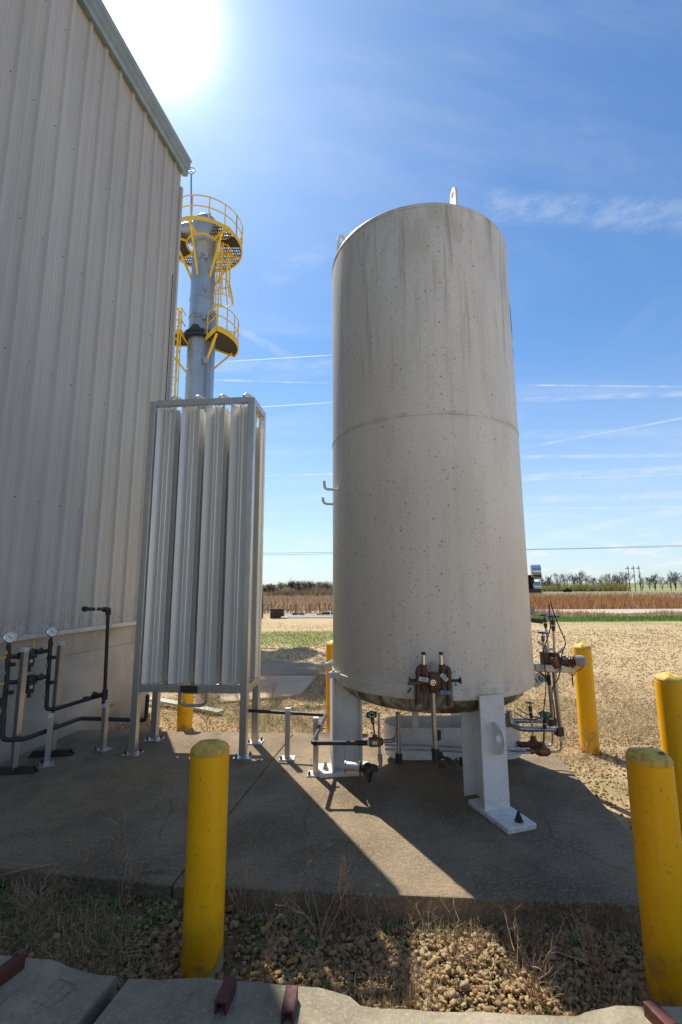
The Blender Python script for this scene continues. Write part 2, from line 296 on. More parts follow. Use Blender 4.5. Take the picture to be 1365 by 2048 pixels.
def f_ground(t, b):
    p = pos(t); x, y, z = t.sep(p)[:3]
    n1 = t.noise(p, .9, 6, .65); n2 = t.noise(p, 14, 6, .75); n3 = t.voro(p, 38)
    vc = t.sep(n3.outputs['Color'])[0]
    c = t.mix(vc, (.40, .29, .15), (.56, .43, .25))
    c = t.mix(t.math('MULTIPLY', t.ramp(n1, .40, .66), .40), c, (.40, .30, .17))
    c = t.mix(t.math('MULTIPLY', t.ramp(n2, .50, .66), .28), c, (.30, .20, .10))
    near = t.math('SUBTRACT', 1, t.ramp(y, 5.5, 12)); gm = t.ramp(t.noise(p, .75, 5, .7, .5), .52, .62)
    c = t.mix(t.math('MULTIPLY', near, .35), c, (.26, .17, .085)); c = t.mix(t.math('MULTIPLY', t.math('MULTIPLY', near, gm), .35), c, (.13, .15, .04))
    soil = t.math('MULTIPLY', t.math('SUBTRACT', 1, t.ramp(y, 2.7, 3.3)), t.ramp(y, 1.5, 1.8)); c = t.mix(t.math('MULTIPLY', soil, .85), c, t.mix(n2, (.17, .115, .06), (.09, .06, .035)))
    rut = t.math('MULTIPLY', t.ramp(t.noise(t.scale(p, (.10, 1.1, 1)), 1.2, 5, .65, .4), .50, .68), t.ramp(y, 6, 9)); c = t.mix(t.math('MULTIPLY', rut, .35), c, (.34, .26, .13))
    clod = t.ramp(t.noise(t.scale(p, (.7, 1, 1)), 3.2, 5, .75), .60, .70); c = t.mix(t.math('MULTIPLY', clod, .55), c, (.24, .175, .08)); gp2 = t.math('MULTIPLY', t.ramp(t.noise(t.scale(p, (.5, 1, 1)), 1.1, 6, .7, .3), .56, .68), t.ramp(y, 4, 6)); c = t.mix(t.math('MULTIPLY', gp2, .30), c, (.27, .26, .10))
    # green ribbon between the gravel lot and the road, patch further left
    yw = t.math('ADD', y, t.math('MULTIPLY', t.math('SUBTRACT', t.noise(p, .35, 5, .7), .5), 5))
    band = t.math('MULTIPLY', t.ramp(yw, 17.8, 19.5), t.math('SUBTRACT', 1, t.ramp(yw, 23.4, 24.4)))
    band = t.math('MULTIPLY', band, t.ramp(x, 2.0, 6.0))
    c = t.mix(t.math('MULTIPLY', band, .45), c, (.26, .27, .10))
    band1 = t.math('MULTIPLY', t.math('MULTIPLY', t.ramp(y, 20.4, 20.9), t.math('SUBTRACT', 1, t.ramp(y, 23.8, 24.4))), t.ramp(x, 5, 8))
    c = t.mix(t.math('MULTIPLY', band1, .9), c, (.11, .20, .025))
    band2 = t.math('MULTIPLY', t.math('MULTIPLY', t.ramp(yw, 12.6, 13.8), t.math('SUBTRACT', 1, t.ramp(yw, 16.4, 17.6))), t.math('SUBTRACT', 1, t.ramp(x, -.8, 3.2)))
    c = t.mix(t.math('MULTIPLY', band2, t.ramp(n2, .30, .55)), c, (.17, .22, .045))
    mid = t.ramp(yw, 24.5, 26); c = t.mix(mid, c, t.mix(n2, (.30, .20, .12), (.46, .34, .21)))
    far = t.ramp(y, 150, 210); c = t.mix(far, c, t.mix(t.ramp(t.noise(p, .012, 4, .5), .40, .62), (.27, .24, .13), (.16, .22, .075)))
    t.put(b.inputs['Base Color'], c); bump(t, b, t.math('ADD', n2, n3.outputs[0]), .6, .02)
mat('ground', (.5, .4, .27), .95, fn=f_ground)
mat('road', (.5, .45, .36), .9, fn=grime((.46, .40, .31), (.38, .31, .22), .6, 12, .7, (.85, .95)))
mat('pad_dark', (.25, .22, .17), .9, fn=grime((.30, .235, .16), (.20, .15, .10), 1.5, 30, .8, (.85, .95), .3))
mat('pad_pale', (.5, .42, .32), .9, fn=grime((.46, .35, .24), (.33, .25, .16), 1.5, 30, .7, (.85, .95), .3))
mat('soil', (.10, .075, .05), .95, fn=grime((.12, .088, .055), (.055, .042, .028), 6, 50, .8, (.9, .98), .6))
mat('board', (.4, .42, .34), .85, fn=grime((.44, .45, .37), (.27, .28, .21), 4, 40, .7, (.75, .9)))
mat('dial', (.8, .8, .76), .4)
mat('green_wheel', (.01, .10, .045), .45, fn=grime((.01, .12, .05), (.01, .05, .03), 20, 60, .6))
mat('blue_wheel', (.01, .035, .16), .4, fn=grime((.01, .035, .18), (.01, .02, .07), 20, 60, .6))
mat('blue_emblem', (.01, .13, .30), .5)
mat('tag_blue', (.10, .28, .55), .5)
mat('tag_white', (.62, .60, .55), .6)
mat('paper_tag', (.55, .45, .30), .7)
mat('tape_cyan', (.12, .45, .50), .5)
mat('orange_tag', (.6, .30, .08), .6)
mat('black_rubber', (.015, .014, .014), .6)
mat('grey_cap', (.30, .28, .27), .55)
mat('sign_yellow', (.85, .62, .02), .5)
mat('ink', (.02, .02, .025), .7)
mat('pale_pipe', (.75, .75, .72), .5)
mat('rusty', (.08, .05, .04), .85, fn=grime((.09, .06, .045), (.04, .03, .03), 5, 30, .8))
mat('roof_metal', (.4, .4, .38), .5)

# ------------------------------------------------------------------ geometry helpers
def frame(d):
    d = d.normalized(); a = Vector((0, 0, 1)) if abs(d.z) < .9 else Vector((1, 0, 0))
    s = d.cross(a).normalized(); return s, s.cross(d).normalized(), d
class MB:
    def __init__(s): s.v = []; s.f = []
    def add(s, vs, fs):
        o = len(s.v); s.v += [tuple(v) for v in vs]; s.f += [tuple(i+o for i in f) for f in fs]; return s
    def box(s, c, size, rz=0, axes=None):
        c = Vector(c)
        if axes is None: ax = (Vector((math.cos(rz), math.sin(rz), 0)), Vector((-math.sin(rz), math.cos(rz), 0)), Vector((0, 0, 1)))
        else: ax = [Vector(a).normalized() for a in axes]
        vs = [c + ax[0]*(i*size[0]/2) + ax[1]*(j*size[1]/2) + ax[2]*(k*size[2]/2) for k in (-1, 1) for j in (-1, 1) for i in (-1, 1)]
        return s.add(vs, [(0, 2, 3, 1), (4, 5, 7, 6), (0, 1, 5, 4), (2, 6, 7, 3), (0, 4, 6, 2), (1, 3, 7, 5)])
    def beam(s, p, q, wd, ht, up=(0, 0, 1)):
        p, q = Vector(p), Vector(q); d = (q-p); L = d.length; d.normalize(); u = Vector(up)
        if abs(d.dot(u)) > .95: u = Vector((1, 0, 0))
        a = d.cross(u).normalized(); b = a.cross(d)
        return s.box((p+q)/2, (wd, L, ht), axes=(a, d, b))
    def cyl(s, p, q, r, n=16, r2=None, caps=True):
        p, q = Vector(p), Vector(q); a, b, d = frame(q-p); r2 = r if r2 is None else r2
        vs = [p + (a*math.cos(2*math.pi*i/n) + b*math.sin(2*math.pi*i/n))*r for i in range(n)] + [q + (a*math.cos(2*math.pi*i/n) + b*math.sin(2*math.pi*i/n))*r2 for i in range(n)]
        fs = [(i, (i+1) % n, n+(i+1) % n, n+i) for i in range(n)]
        if caps: fs += [tuple(reversed(range(n))), tuple(range(n, 2*n))]
        return s.add(vs, fs)
    def tube(s, pts, r, n=10, bend=.05, closed=False, k=5):
        P = [Vector(p) for p in pts]; path = []
        if closed: path = P
        else:
            for i, p in enumerate(P):
                if i in (0, len(P)-1) or bend <= 0: path.append(p); continue
                a = (P[i-1]-p); c = (P[i+1]-p); L = min(bend, a.length*.48, c.length*.48); a = p + a.normalized()*L; c = p + c.normalized()*L
                for j in range(k+1):
                    t = j/k; path.append(a*(1-t)**2 + p*2*t*(1-t) + c*t*t)
        m = len(path); rings = []; prev = None; vs = []
        for i in range(m):
            if closed: d = (path[(i+1) % m]-path[i-1])
            else: d = path[min(i+1, m-1)]-path[max(i-1, 0)]
            if d.length < 1e-9: d = Vector((0, 0, 1))
            d.normalize()
            if prev is None: a, b, _ = frame(d)
            else: a = (prev - d*prev.dot(d)).normalized(); b = a.cross(d)*-1
            prev = a; rr = r[i] if isinstance(r, (list, tuple)) else r
            b = d.cross(a)
            vs += [path[i] + (a*math.cos(2*math.pi*j/n) + b*math.sin(2*math.pi*j/n))*rr for j in range(n)]
        fs = []
        for i in range(m if closed else m-1):
            i2 = (i+1) % m
            fs += [(i*n+j, i*n+(j+1) % n, i2*n+(j+1) % n, i2*n+j) for j in range(n)]
        if not closed: fs += [tuple(reversed(range(n))), tuple((m-1)*n+j for j in range(n))]
        return s.add(vs, fs)
    def lathe(s, prof, c, n=64, axis=None, a0=0, a1=2*math.pi):
        c = Vector(c); a, b, d = (Vector((1, 0, 0)), Vector((0, 1, 0)), Vector((0, 0, 1))) if axis is None else frame(Vector(axis))
        full = abs(a1-a0-2*math.pi) < 1e-6; m = n if full else n+1; vs = []
        for (r, z) in prof:
            for i in range(m):
                t = a0 + (a1-a0)*i/n; vs.append(c + (a*math.cos(t) + b*math.sin(t))*r + d*z)
        fs = []
        for k in range(len(prof)-1):
            for i in range(n if full else n):
                j = (i+1) % m; fs.append((k*m+i, k*m+j, (k+1)*m+j, (k+1)*m+i))
        if full:
            if prof[0][0] > 1e-6 and prof[0] != prof[-1]: fs.append(tuple(reversed(range(m))))
            if prof[-1][0] > 1e-6 and prof[0] != prof[-1]: fs.append(tuple((len(prof)-1)*m+i for i in range(m)))
        return s.add(vs, fs)
    def prism(s, poly, d, h=None):
        """polygon (world points) extruded by vector d"""
        P = [Vector(p) for p in poly]; d = Vector(d); n = len(P)
        return s.add(P+[p+d for p in P], [tuple(reversed(range(n))), tuple(range(n, 2*n))] + [(i, (i+1) % n, n+(i+1) % n, n+i) for i in range(n)])
    def holeplate(s, c, ax, up, nrm, outline, hole_c, hole_r, th):
        """plate with round hole; outline in (u,v); bridged radially"""
        n = 32; ax, up, nrm = Vector(ax), Vector(up), Vector(nrm).normalized(); hc = Vector((hole_c[0], hole_c[1], 0)); out = []
        for i in range(n):
            t = 2*math.pi*i/n; d = (math.cos(t), math.sin(t)); best = None
            for j in range(len(outline)):
                (x1, y1), (x2, y2) = outline[j], outline[(j+1) % len(outline)]; ex, ey = x2-x1, y2-y1
                den = d[0]*ey - d[1]*ex
                if abs(den) < 1e-9: continue
                tt = ((x1-hole_c[0])*ey - (y1-hole_c[1])*ex)/den; uu = ((x1-hole_c[0])*d[1] - (y1-hole_c[1])*d[0])/den
                if tt > 0 and -1e-6 <= uu <= 1+1e-6 and (best is None or tt > best): best = tt
            out.append((hole_c[0]+d[0]*best, hole_c[1]+d[1]*best))
        vs = []
        for sd in (-.5, .5):
            for (u, v) in out: vs.append(Vector(c)+ax*u+up*v+nrm*th*sd)
            for i in range(n): t = 2*math.pi*i/n; vs.append(Vector(c)+ax*(hole_c[0]+hole_r*math.cos(t))+up*(hole_c[1]+hole_r*math.sin(t))+nrm*th*sd)
        fs = []
        for i in range(n):
            j = (i+1) % n
            fs += [(i, n+i, n+j, j), (2*n+i, 2*n+j, 3*n+j, 3*n+i), (i, j, 2*n+j, 2*n+i), (n+i, 3*n+i, 3*n+j, n+j)]
        return s.add(vs, fs)
    def build(s, name, m, parent=None, smooth=False, bevel=0, loc=None, autos=None):
        off = Vector((0, 0, 0))
        o_ = parent
        while o_ is not None: off += o_.location; o_ = o_.parent
        if parent is None and loc is not None: off = Vector(loc)
        me = bpy.data.meshes.new(name); me.from_pydata([(v[0]-off.x, v[1]-off.y, v[2]-off.z) for v in s.v], [], s.f)
        bm = bmesh.new(); bm.from_mesh(me); bmesh.ops.recalc_face_normals(bm, faces=bm.faces)
        if bevel: 
            es = [e for e in bm.edges if len(e.link_faces) == 2 and e.calc_face_angle(0) > .6]
            bmesh.ops.bevel(bm, geom=es, offset=bevel, segments=2, affect='EDGES', profile=.5, clamp_overlap=True)
        if smooth:
            for f in bm.faces: f.smooth = len(f.verts) <= 4
            for e in bm.edges: e.smooth = not (len(e.link_faces) == 2 and e.calc_face_angle(0) > R(autos or 38))
        bm.to_mesh(me); bm.free()
        me.materials.append(MATS[m]); o = bpy.data.objects.new(name, me); col.objects.link(o)
        if parent is not None: o.parent = parent
        elif loc is not None: o.location = loc
        return o
def tag(o, label, cat, group=None, kind=None):
    if label: o['label'] = label
    if cat: o['category'] = cat
    if group: o['group'] = group
    if kind: o['kind'] = kind
    return o
def thing(name, label, cat, loc, group=None):
    o = bpy.data.objects.new(name, None); o.empty_display_size = .1; col.objects.link(o); o.location = loc; return tag(o, label, cat, group)
def copy_tree(o, parent=None):
    c = o.copy(); col.objects.link(c)
    if parent is not None: c.parent = parent
    for ch in list(o.children): copy_tree(ch, c)
    return c
def struct(o): o['kind'] = 'structure'; return o
def bigmesh(name, V, Fc, m, tone=None, smooth=False):
    me = bpy.data.meshes.new(name); nv, nf, k = len(V), len(Fc), Fc.shape[1]
    me.vertices.add(nv); me.vertices.foreach_set('co', V.astype(np.float32).ravel())
    me.loops.add(nf*k); me.loops.foreach_set('vertex_index', Fc.astype(np.int32).ravel())
    me.polygons.add(nf); me.polygons.foreach_set('loop_start', np.arange(0, nf*k, k, dtype=np.int32))
    if tone is not None:
        a = me.attributes.new('tone', 'FLOAT', 'POINT'); a.data.foreach_set('value', tone.astype(np.float32))
    me.update(calc_edges=True)
    if smooth: me.polygons.foreach_set('use_smooth', np.ones(nf, dtype=bool))
    me.materials.append(MATS[m]); o = bpy.data.objects.new(name, me); col.objects.link(o); return o

# ------------------------------------------------------------------ ground
def gz(x, y):
    def sm(a, b, v): t = min(1, max(0, (v-a)/(b-a))); return t*t*(3-2*t)
    z = -.13 - .17*sm(22, 29, y) - .5*sm(33.5, 38, y) - 1.2*sm(60, 160, y) + 5.5*sm(330, 1300, y)
    if y < 22: z += .025*(noise.noise(Vector((x*.8, y*.8, 3)))) * (1 if y > 2 else .3)
    if y < 3: z += .05*max(0, min(1, (.2-x)/1.5)) * max(0, min(1, (y-1.9)/.5))
    return z
ys = [-200, -80, -40, -20, -10] + list(np.arange(-4, 16, .25)) + list(np.arange(16, 40, 1)) + list(np.arange(40, 160, 8)) + [160, 200, 240, 300, 400, 600, 900, 1300, 2000, 3500, 6000]
xs = [-4000, -1500, -600, -250, -100, -50, -30, -20, -14, -10] + list(np.arange(-8, 10, .25)) + [10, 12, 15, 20, 30, 45, 70, 110, 250, 600, 1500, 4000]
g = MB(); nx = len(xs)
g.add([(x, y, gz(x, y)) for y in ys for x in xs], [(j*nx+i, j*nx+i+1, (j+1)*nx+i+1, (j+1)*nx+i) for j in range(len(ys)-1) for i in range(nx-1)])
struct(g.build('ground', 'ground', smooth=True))
# concrete pad in two pours with an open joint between them
A0 = px(588, 1466, z=0); A1 = px(450, 1638, z=0); jd = (A1-A0).normalized(); jn = Vector((-jd.y, jd.x, 0))
front = [px(0, 1735, z=0), px(460, 1770, z=0), px(910, 1795, z=0), px(1276, 1808, z=0)]
fl = front[0] + (front[0]-front[1])*1.5; fr = Vector((1.72, 2.40, 0))
J1 = A0 + jd*((front[1].y-A0.y)/jd.y)
BR = px(1091, 1478, z=0); B0 = px(640, 1464, z=0); BL = px(185, 1460, z=0)
g1 = .0035
left = [BL + Vector((-.6, .02, 0)), A0-jn*(-g1)*-1, J1-jn*g1, front[0]+Vector((0, 0, 0)), fl]
sgn = 1 if (Vector((BL.x, BL.y, 0))-A0).dot(jn) > 0 else -1
left = [Vector((-4.0, BL.y+.02, 0)), BL, A0+jn*sgn*g1, J1+jn*sgn*g1, front[0], fl]
right = [A0-jn*sgn*g1, B0, BR, Vector((1.90, 4.35, 0)), px(1265, 1668, z=0), fr, front[3], front[2], J1-jn*sgn*g1]
for poly in (left, right):
    m = MB(); m.prism([p+Vector((0, 0, -.2)) for p in poly], (0, 0, .2)); struct(m.build('concrete_pad', 'slab', bevel=.008))
m = MB(); q = [px(440, 1350, z=-.09), px(635, 1351, z=-.09), px(600, 1389, z=-.09), px(440, 1404, z=-.09)]
m.prism([p+Vector((0, 0, -.1)) for p in q], (0, 0, .1)); struct(m.build('back_pad', 'pad_pale', bevel=.01))
m = MB(); q = [px(430, 1316, z=-.10), px(600, 1324, z=-.10), px(700, 1335, z=-.10), px(700, 1349, z=-.10), px(430, 1349, z=-.10)]
m.prism([p+Vector((0, 0, -.08)) for p in q], (0, 0, .08)); struct(m.build('dark_pad', 'pad_dark', bevel=.01))
# gravel road beyond the lot
m = MB(); pts = []
for i in range(60):
    x = 6+i*3.2; y0 = 28.3+.01*max(0, x-8)*1.0; pts += [(x, y0, gz(x, y0)+.03), (x, y0+5.0, gz(x, y0+5)+.03)]
m.add(pts, [(2*i, 2*i+2, 2*i+3, 2*i+1) for i in range(59)]); struct(m.build('road', 'road'))
m = MB(); pts = []
for i in range(60):
    x = -300+i*12; pts += [(x, 190, gz(x, 190)+.12), (x, 197, gz(x, 197)+.12)]
m.add(pts, [(2*i, 2*i+2, 2*i+3, 2*i+1) for i in range(59)]); struct(m.build('far_road', 'road'))
m = MB(); pts = []
for i in range(40):
    x = -60+i*2.; pts += [(x, 88, gz(x, 88)+.10), (x, 91.5, gz(x, 91.5)+.10)]
m.add(pts, [(2*i, 2*i+2, 2*i+3, 2*i+1) for i in range(39)]); struct(m.build('field_track', 'road'))

# ------------------------------------------------------------------ building
WA = R(10.5); WB = px(167, 1459, z=0)
WD = Vector((math.sin(WA), math.cos(WA), 0)); WN = Vector((math.cos(WA), -math.sin(WA), 0))   # along the wall, out of the wall
def wp(t, n, z): return WB + WD*t + WN*n + Vector((0, 0, z))
TC = 1.235      # corner
T0, HW = -16.0, 8.0
bld = thing('metal_building', 'tall beige ribbed metal building with a low concrete wall base', 'building', (WB.x, WB.y, 0))
def profile(t0, t1, pitch=.262, ph=.0):
    pr = [(t0, 0)]; k = math.ceil((t0-ph)/pitch)
    while ph+k*pitch < t1:
        c = ph+k*pitch
        for dt, h in ((-.034, 0), (-.018, .030), (.018, .030), (.034, 0), (.086, 0), (.091, .004), (.099, .004), (.104, 0), (.127, 0), (.132, .004), (.140, .004), (.145, 0), (.170, 0), (.175, .004), (.183, .004), (.188, 0)):
            if t0 < c+dt < t1: pr.append((c+dt, h))
        k += 1
    pr.append((t1, 0)); return pr
m = MB(); pr = profile(T0, TC, ph=-.008); n = len(pr)
m.add([wp(t, h, 1.06) for t, h in pr]+[wp(t, h, HW) for t, h in pr], [(i, i+1, n+i+1, n+i) for i in range(n-1)])
# far gable end (turns away to the left)
GD = -WN
pr2 = profile(0, 14, ph=.1); n2 = len(pr2)
m.add([wp(TC, 0, 1.06)+GD*t+WD*h for t, h in pr2]+[wp(TC, 0, HW+.9*min(1, t/7)*(1 if t < 7 else 1))+GD*t+WD*h for t, h in pr2], [(i, i+1, n2+i+1, n2+i) for i in range(n2-1)])
m.build('siding', 'siding', bld)
m = MB(); m.prism([wp(T0, -.02, -.3), wp(TC-.02, -.02, -.3), wp(TC-.02, -14, -.3), wp(TC-.25, -14, -.3), wp(TC-.25, -.25, -.3), wp(T0, -.25, -.3)], (0, 0, 1.32)); m.build('foundation_wall', 'foundation', bld)
m = MB()
for a, b in ((T0, .27), (.276, TC+.03)): m.beam(wp((a), .018, 1.045), wp(b, .018, 1.045), .055, .045)
m.build('ledge', 'ledge_metal', bld, bevel=.004)
m = MB(); m.box(wp(.31, -.018, .5), (.004, .006, 1.0), axes=(WN, WD, Vector((0, 0, 1)))); m.build('wall_joint', 'ink', bld)
m = MB(); m.box(wp(TC, .012, 4.4), (.06, .05, 6.6), axes=(WN, WD, Vector((0, 0, 1)))); m.build('corner_trim', 'siding', bld, bevel=.004)
m = MB()   # gutter with stepped face
gp = [(0.0, 7.95), (.08, 7.93), (.10, 7.97), (.10, 8.04), (.13, 8.06), (.13, 8.15), (.155, 8.19), (.14, 8.21), (0, 8.22)]
m.prism([wp(T0, n_, z_) for n_, z_ in gp], WD*(TC+.045-T0)); m.build('gutter', 'trim_metal', bld)
m = MB(); m.prism([wp(T0, .10, 8.235), wp(T0, -7, 8.9), wp(T0, -14, 8.2), wp(T0, -14, 8.15), wp(T0, -7, 8.85), wp(T0, .10, 8.222)], WD*(TC+.1-T0)); m.build('roof', 'roof_metal', bld)
m = MB()
for k in range(-28, 9):
    for dt in (-.05, .05, .13): m.cyl(wp(-.008+k*.131*2/2, 0, 1.14+dt*.2)+WD*dt, wp(-.008+k*.131, .006, 1.14+dt*.2)+WD*dt, .004, 6)
for zz in (2.3, 3.6, 4.9, 6.2, 7.4):
    for k in range(-28, 5):
        m.cyl(wp(-.068+k*.262, 0, zz), wp(-.068+k*.262, .006, zz), .005, 6)
o = m.build('screws', 'rusty', bld); o['kind'] = 'stuff'
m = MB(); m.cyl(wp(TC-.13, .04, 1.1), wp(TC-.13, .04, 6.1), .006, 6); m.build('cable', 'ink', bld)

# ------------------------------------------------------------------ storage tank
TX, TY, TR = .757, 4.135, .832
tank = thing('storage_tank', 'big white upright gas tank with dark specks and rust streaks on steel legs', 'tank', (TX, TY, 0))
def tp(az, r, z): a = R(az); return Vector((TX+math.sin(a)*r, TY+math.cos(a)*r, z))
ZB, ZM, ZT = .735, 2.765, 4.53
m = MB(); prof = [(TR-.045, ZB-.025), (TR-.012, ZB-.018), (TR, ZB+.004), (TR, ZT)]
for k in range(1, 9): a = k/8*math.pi/2; prof.append((TR-.05*(1-math.cos(a)), ZT+.05*math.sin(a)))
for k in range(1, 8): u = 1-k/7; prof.append(((TR-.05)*u, ZT+.05+.05*(1-u*u)))
m.lathe(prof, (TX, TY, 0), 128); shell = m.build('shell', 'tank_paint', tank, smooth=True)
for z_ in (ZB+.065, ZM, ZT-.01): 
    m = MB(); m.lathe([(TR-.002, z_-.008), (TR+.0045, z_-.004), (TR+.0045, z_+.004), (TR-.002, z_+.008)], (TX, TY, 0), 128)
    m.build('weld_seam', 'tank_paint', tank, smooth=True)
m = MB(); r0 = TR-.075; prof = [(r0+.04, ZB-.02), (r0+.015, ZB-.022), (r0, ZB-.05)]
for k in range(1, 11): a = k/10*math.pi/2; prof.append((r0*math.cos(a), ZB-.05-.175*math.sin(a)))
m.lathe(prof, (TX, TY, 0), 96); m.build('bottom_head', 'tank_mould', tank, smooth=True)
m = MB(); c = tp(215, .47, 0); m.lathe([(.16, .50), (.16, .62)], (c.x, c.y, 0), 32); 
leg_az = [161.5, 263, 37]
for i, az in enumerate(leg_az):
    a = R(az); rd = Vector((math.sin(a), math.cos(a), 0)); td = Vector((-rd.y, rd.x, 0)); m = MB()
    ax = (rd, td, Vector((0, 0, 1))); zt = .75; z0 = .035
    ro, ri = .845, .615
    m.box(tp(az, ro, (z0+zt)/2), (.014, .195, zt-z0), axes=ax); m.box(tp(az, ri, (z0+zt)/2-.02), (.014, .195, zt-z0-.04), axes=ax)
    m.box(tp(az, (ro+ri)/2, (z0+zt)/2-.01), (ro-ri-.016, .010, zt-z0-.02), axes=ax)
    L = m.build('leg', 'white_paint', tank)
    m = MB(); rc = (.67+1.09)/2 if i != 1 else .745; m.box(tp(az, rc, .0175), (.42, .215, .035), axes=ax); m.build('base_plate', 'white_paint', L, bevel=.007)
    m = MB(); bp = tp(az, rc+.155, 0) + td*(.02); m.cyl(bp+Vector((0, 0, .036)), bp+Vector((0, 0, .044)), .026, 20); m.cyl(bp+Vector((0, 0, .044)), bp+Vector((0, 0, .066)), .019, 6); m.cyl(bp+Vector((0, 0, .066)), bp+Vector((0, 0, .088)), .011, 12); m.build('anchor_bolt', 'steel' if i else 'rusty', L)
    if i == 0:
        m = MB(); outl = [(0, -.11), (.07, -.085), (.105, -.05), (.12, 0), (.12, .03), (.10, .07), (.06, .095), (0, .11)]
        m.holeplate(tp(az, ro+.007, .475), rd, Vector((0, 0, 1)), td, outl, (.062, .012), .027, .016); m.build('lifting_lug', 'white_paint', L)
for az in (166, 252, 40):
    a = R(az); rd = Vector((math.sin(a), math.cos(a), 0)); td = Vector((-rd.y, rd.x, 0)); m = MB()
    outl = [(-.055, -.04), (.055, -.04), (.052, .10), (.04, .14), (.015, .162), (-.015, .162), (-.04, .14), (-.052, .10)]
    m.holeplate(tp(az, TR-.055, ZT+.06), rd*.9+td*0, Vector((0, 0, 1)), td, outl, (0, .10), .024, .018); m.build('lifting_lug', 'white_paint', tank)
# emblem sliver on the right flank + small print
def patch(mb, az0, az1, z0, z1, n=8, rr=.0025, shape=None):
    vs = []
    for i in range(n+1):
        az = az0+(az1-az0)*i/n; f = i/n; b0, b1 = (z0, z1) if shape is None else shape(f, z0, z1)
        vs += [tp(az, TR+rr, b0), tp(az, TR+rr, b1)]
    mb.add(vs, [(2*i, 2*i+2, 2*i+3, 2*i+1) for i in range(n)])
m = MB(); patch(m, 116.5, 60, 3.62, 3.98, 20, shape=lambda f, a, b: (a+(b-a)*(.25-.25*min(1, f*3)), b-(b-a)*.05)); m.build('emblem', 'blue_emblem', tank)
m = MB()
for k in range(14):
    az = 115.5-k*3.2; patch(m, az, az-2.2, 3.52-(.01 if k % 3 else 0), 3.56, 2)
    if k % 2: patch(m, az, az-.7, 3.49, 3.56, 1)
m.build('small_print', 'ink', tank)
# J-hooks and flat-bar brackets on the left flank
for (x0, y0), (x1, y1), (x2, y2), Y in (((682, 980), (650, 978), (649, 962), 3.86), ((675, 1009), (648, 1007), (646, 995), 4.15)):
    m = MB(); m.tube([px(x0, y0, Y=Y)+Vector((.03, 0, 0)), px(x1, y1, Y=Y-.02), px(x2, y2, Y=Y-.02)], .012, 10, .03); m.build('hook', 'white_paint', tank, smooth=True)
for x0, x1, y0, Y in ((651, 690, 1331, 4.25), (658, 692, 1350, 3.90)):
    m = MB(); p = px(x0, y0, Y=Y); q = px(x1, y0, Y=Y-.12); r_ = px(x1-13, y0-12, Y=Y+.12); h = .045
    t_ = .005
    def strip(a, b): m.beam(a, b, t_, h)
    strip(p+Vector((.012, -.01, 0)), q); strip(p+Vector((.012, .012, 0)), r_); m.cyl(p+Vector((.012, 0, -h/2)), p+Vector((.012, 0, h/2)), .013, 12)
    m.build('strap_bracket', 'white_paint', tank)
# gauges at the right flank
def gauge(parent, c, nrm, r, th, name='gauge'):
    nrm = Vector(nrm).normalized(); c = Vector(c); m = MB()
    m.lathe([(0, -th), (r*.93, -th), (r, -th*.8), (r, -th*.1), (r*1.03, -.001), (r*1.03, .004), (r*.90, .006), (r*.88, -.002), (0, -.002)], c, 32, axis=nrm)
    G = m.build(name, 'chrome', parent, smooth=True)
    m = MB(); m.cyl(c+nrm*-.0015, c+nrm*.001, r*.875, 28); D = m.build('dial', 'dial', G)
    a, b, _ = frame(nrm); m = MB(); m.beam(c+nrm*.004+(a*.55+b*.5)*r*.6, c+nrm*.004-(a*.55+b*.5)*r*.55, r*.07, .002, up=nrm)
    for k in range(11):
        t = R(-135+27*k)+math.pi/2; d = a*math.cos(t)+b*math.sin(t); m.beam(c+nrm*.002+d*r*.72, c+nrm*.002+d*r*.82, r*.04, .001, up=nrm)
    m.build('needle', 'ink', G); return G
gauge(tank, px(1080, 1144, Y=3.98), (.93, -.25, 0), .062, .075)
gauge(tank, px(1080, 1174, Y=3.98), (.93, -.25, 0), .045, .055)
m = MB(); m.beam(px(1060, 1150, Y=4.03), px(1063, 1182, Y=4.03), .04, .05); m.tube([px(1062, 1160, Y=4.0), px(1064, 1172, Y=3.98), px(1076, 1182, Y=3.96)], .012, 8, .02); m.box(px(1070, 1181, Y=3.97), (.09, .04, .035)); m.build('gauge_mount', 'black_iron', tank)
m = MB(); m.cyl(px(1060, 1215, Y=4.0), px(1065, 1229, Y=4.0), .02, 12); m.box(px(1065, 1218, Y=4.0), (.03, .03, .03)); m.build('fitting', 'grey_cap', tank)
m = MB(); m.beam(px(1060, 1240, Y=3.95), px(1084, 1243, Y=3.95), .05, .035); m.build('bracket', 'black_iron', tank)

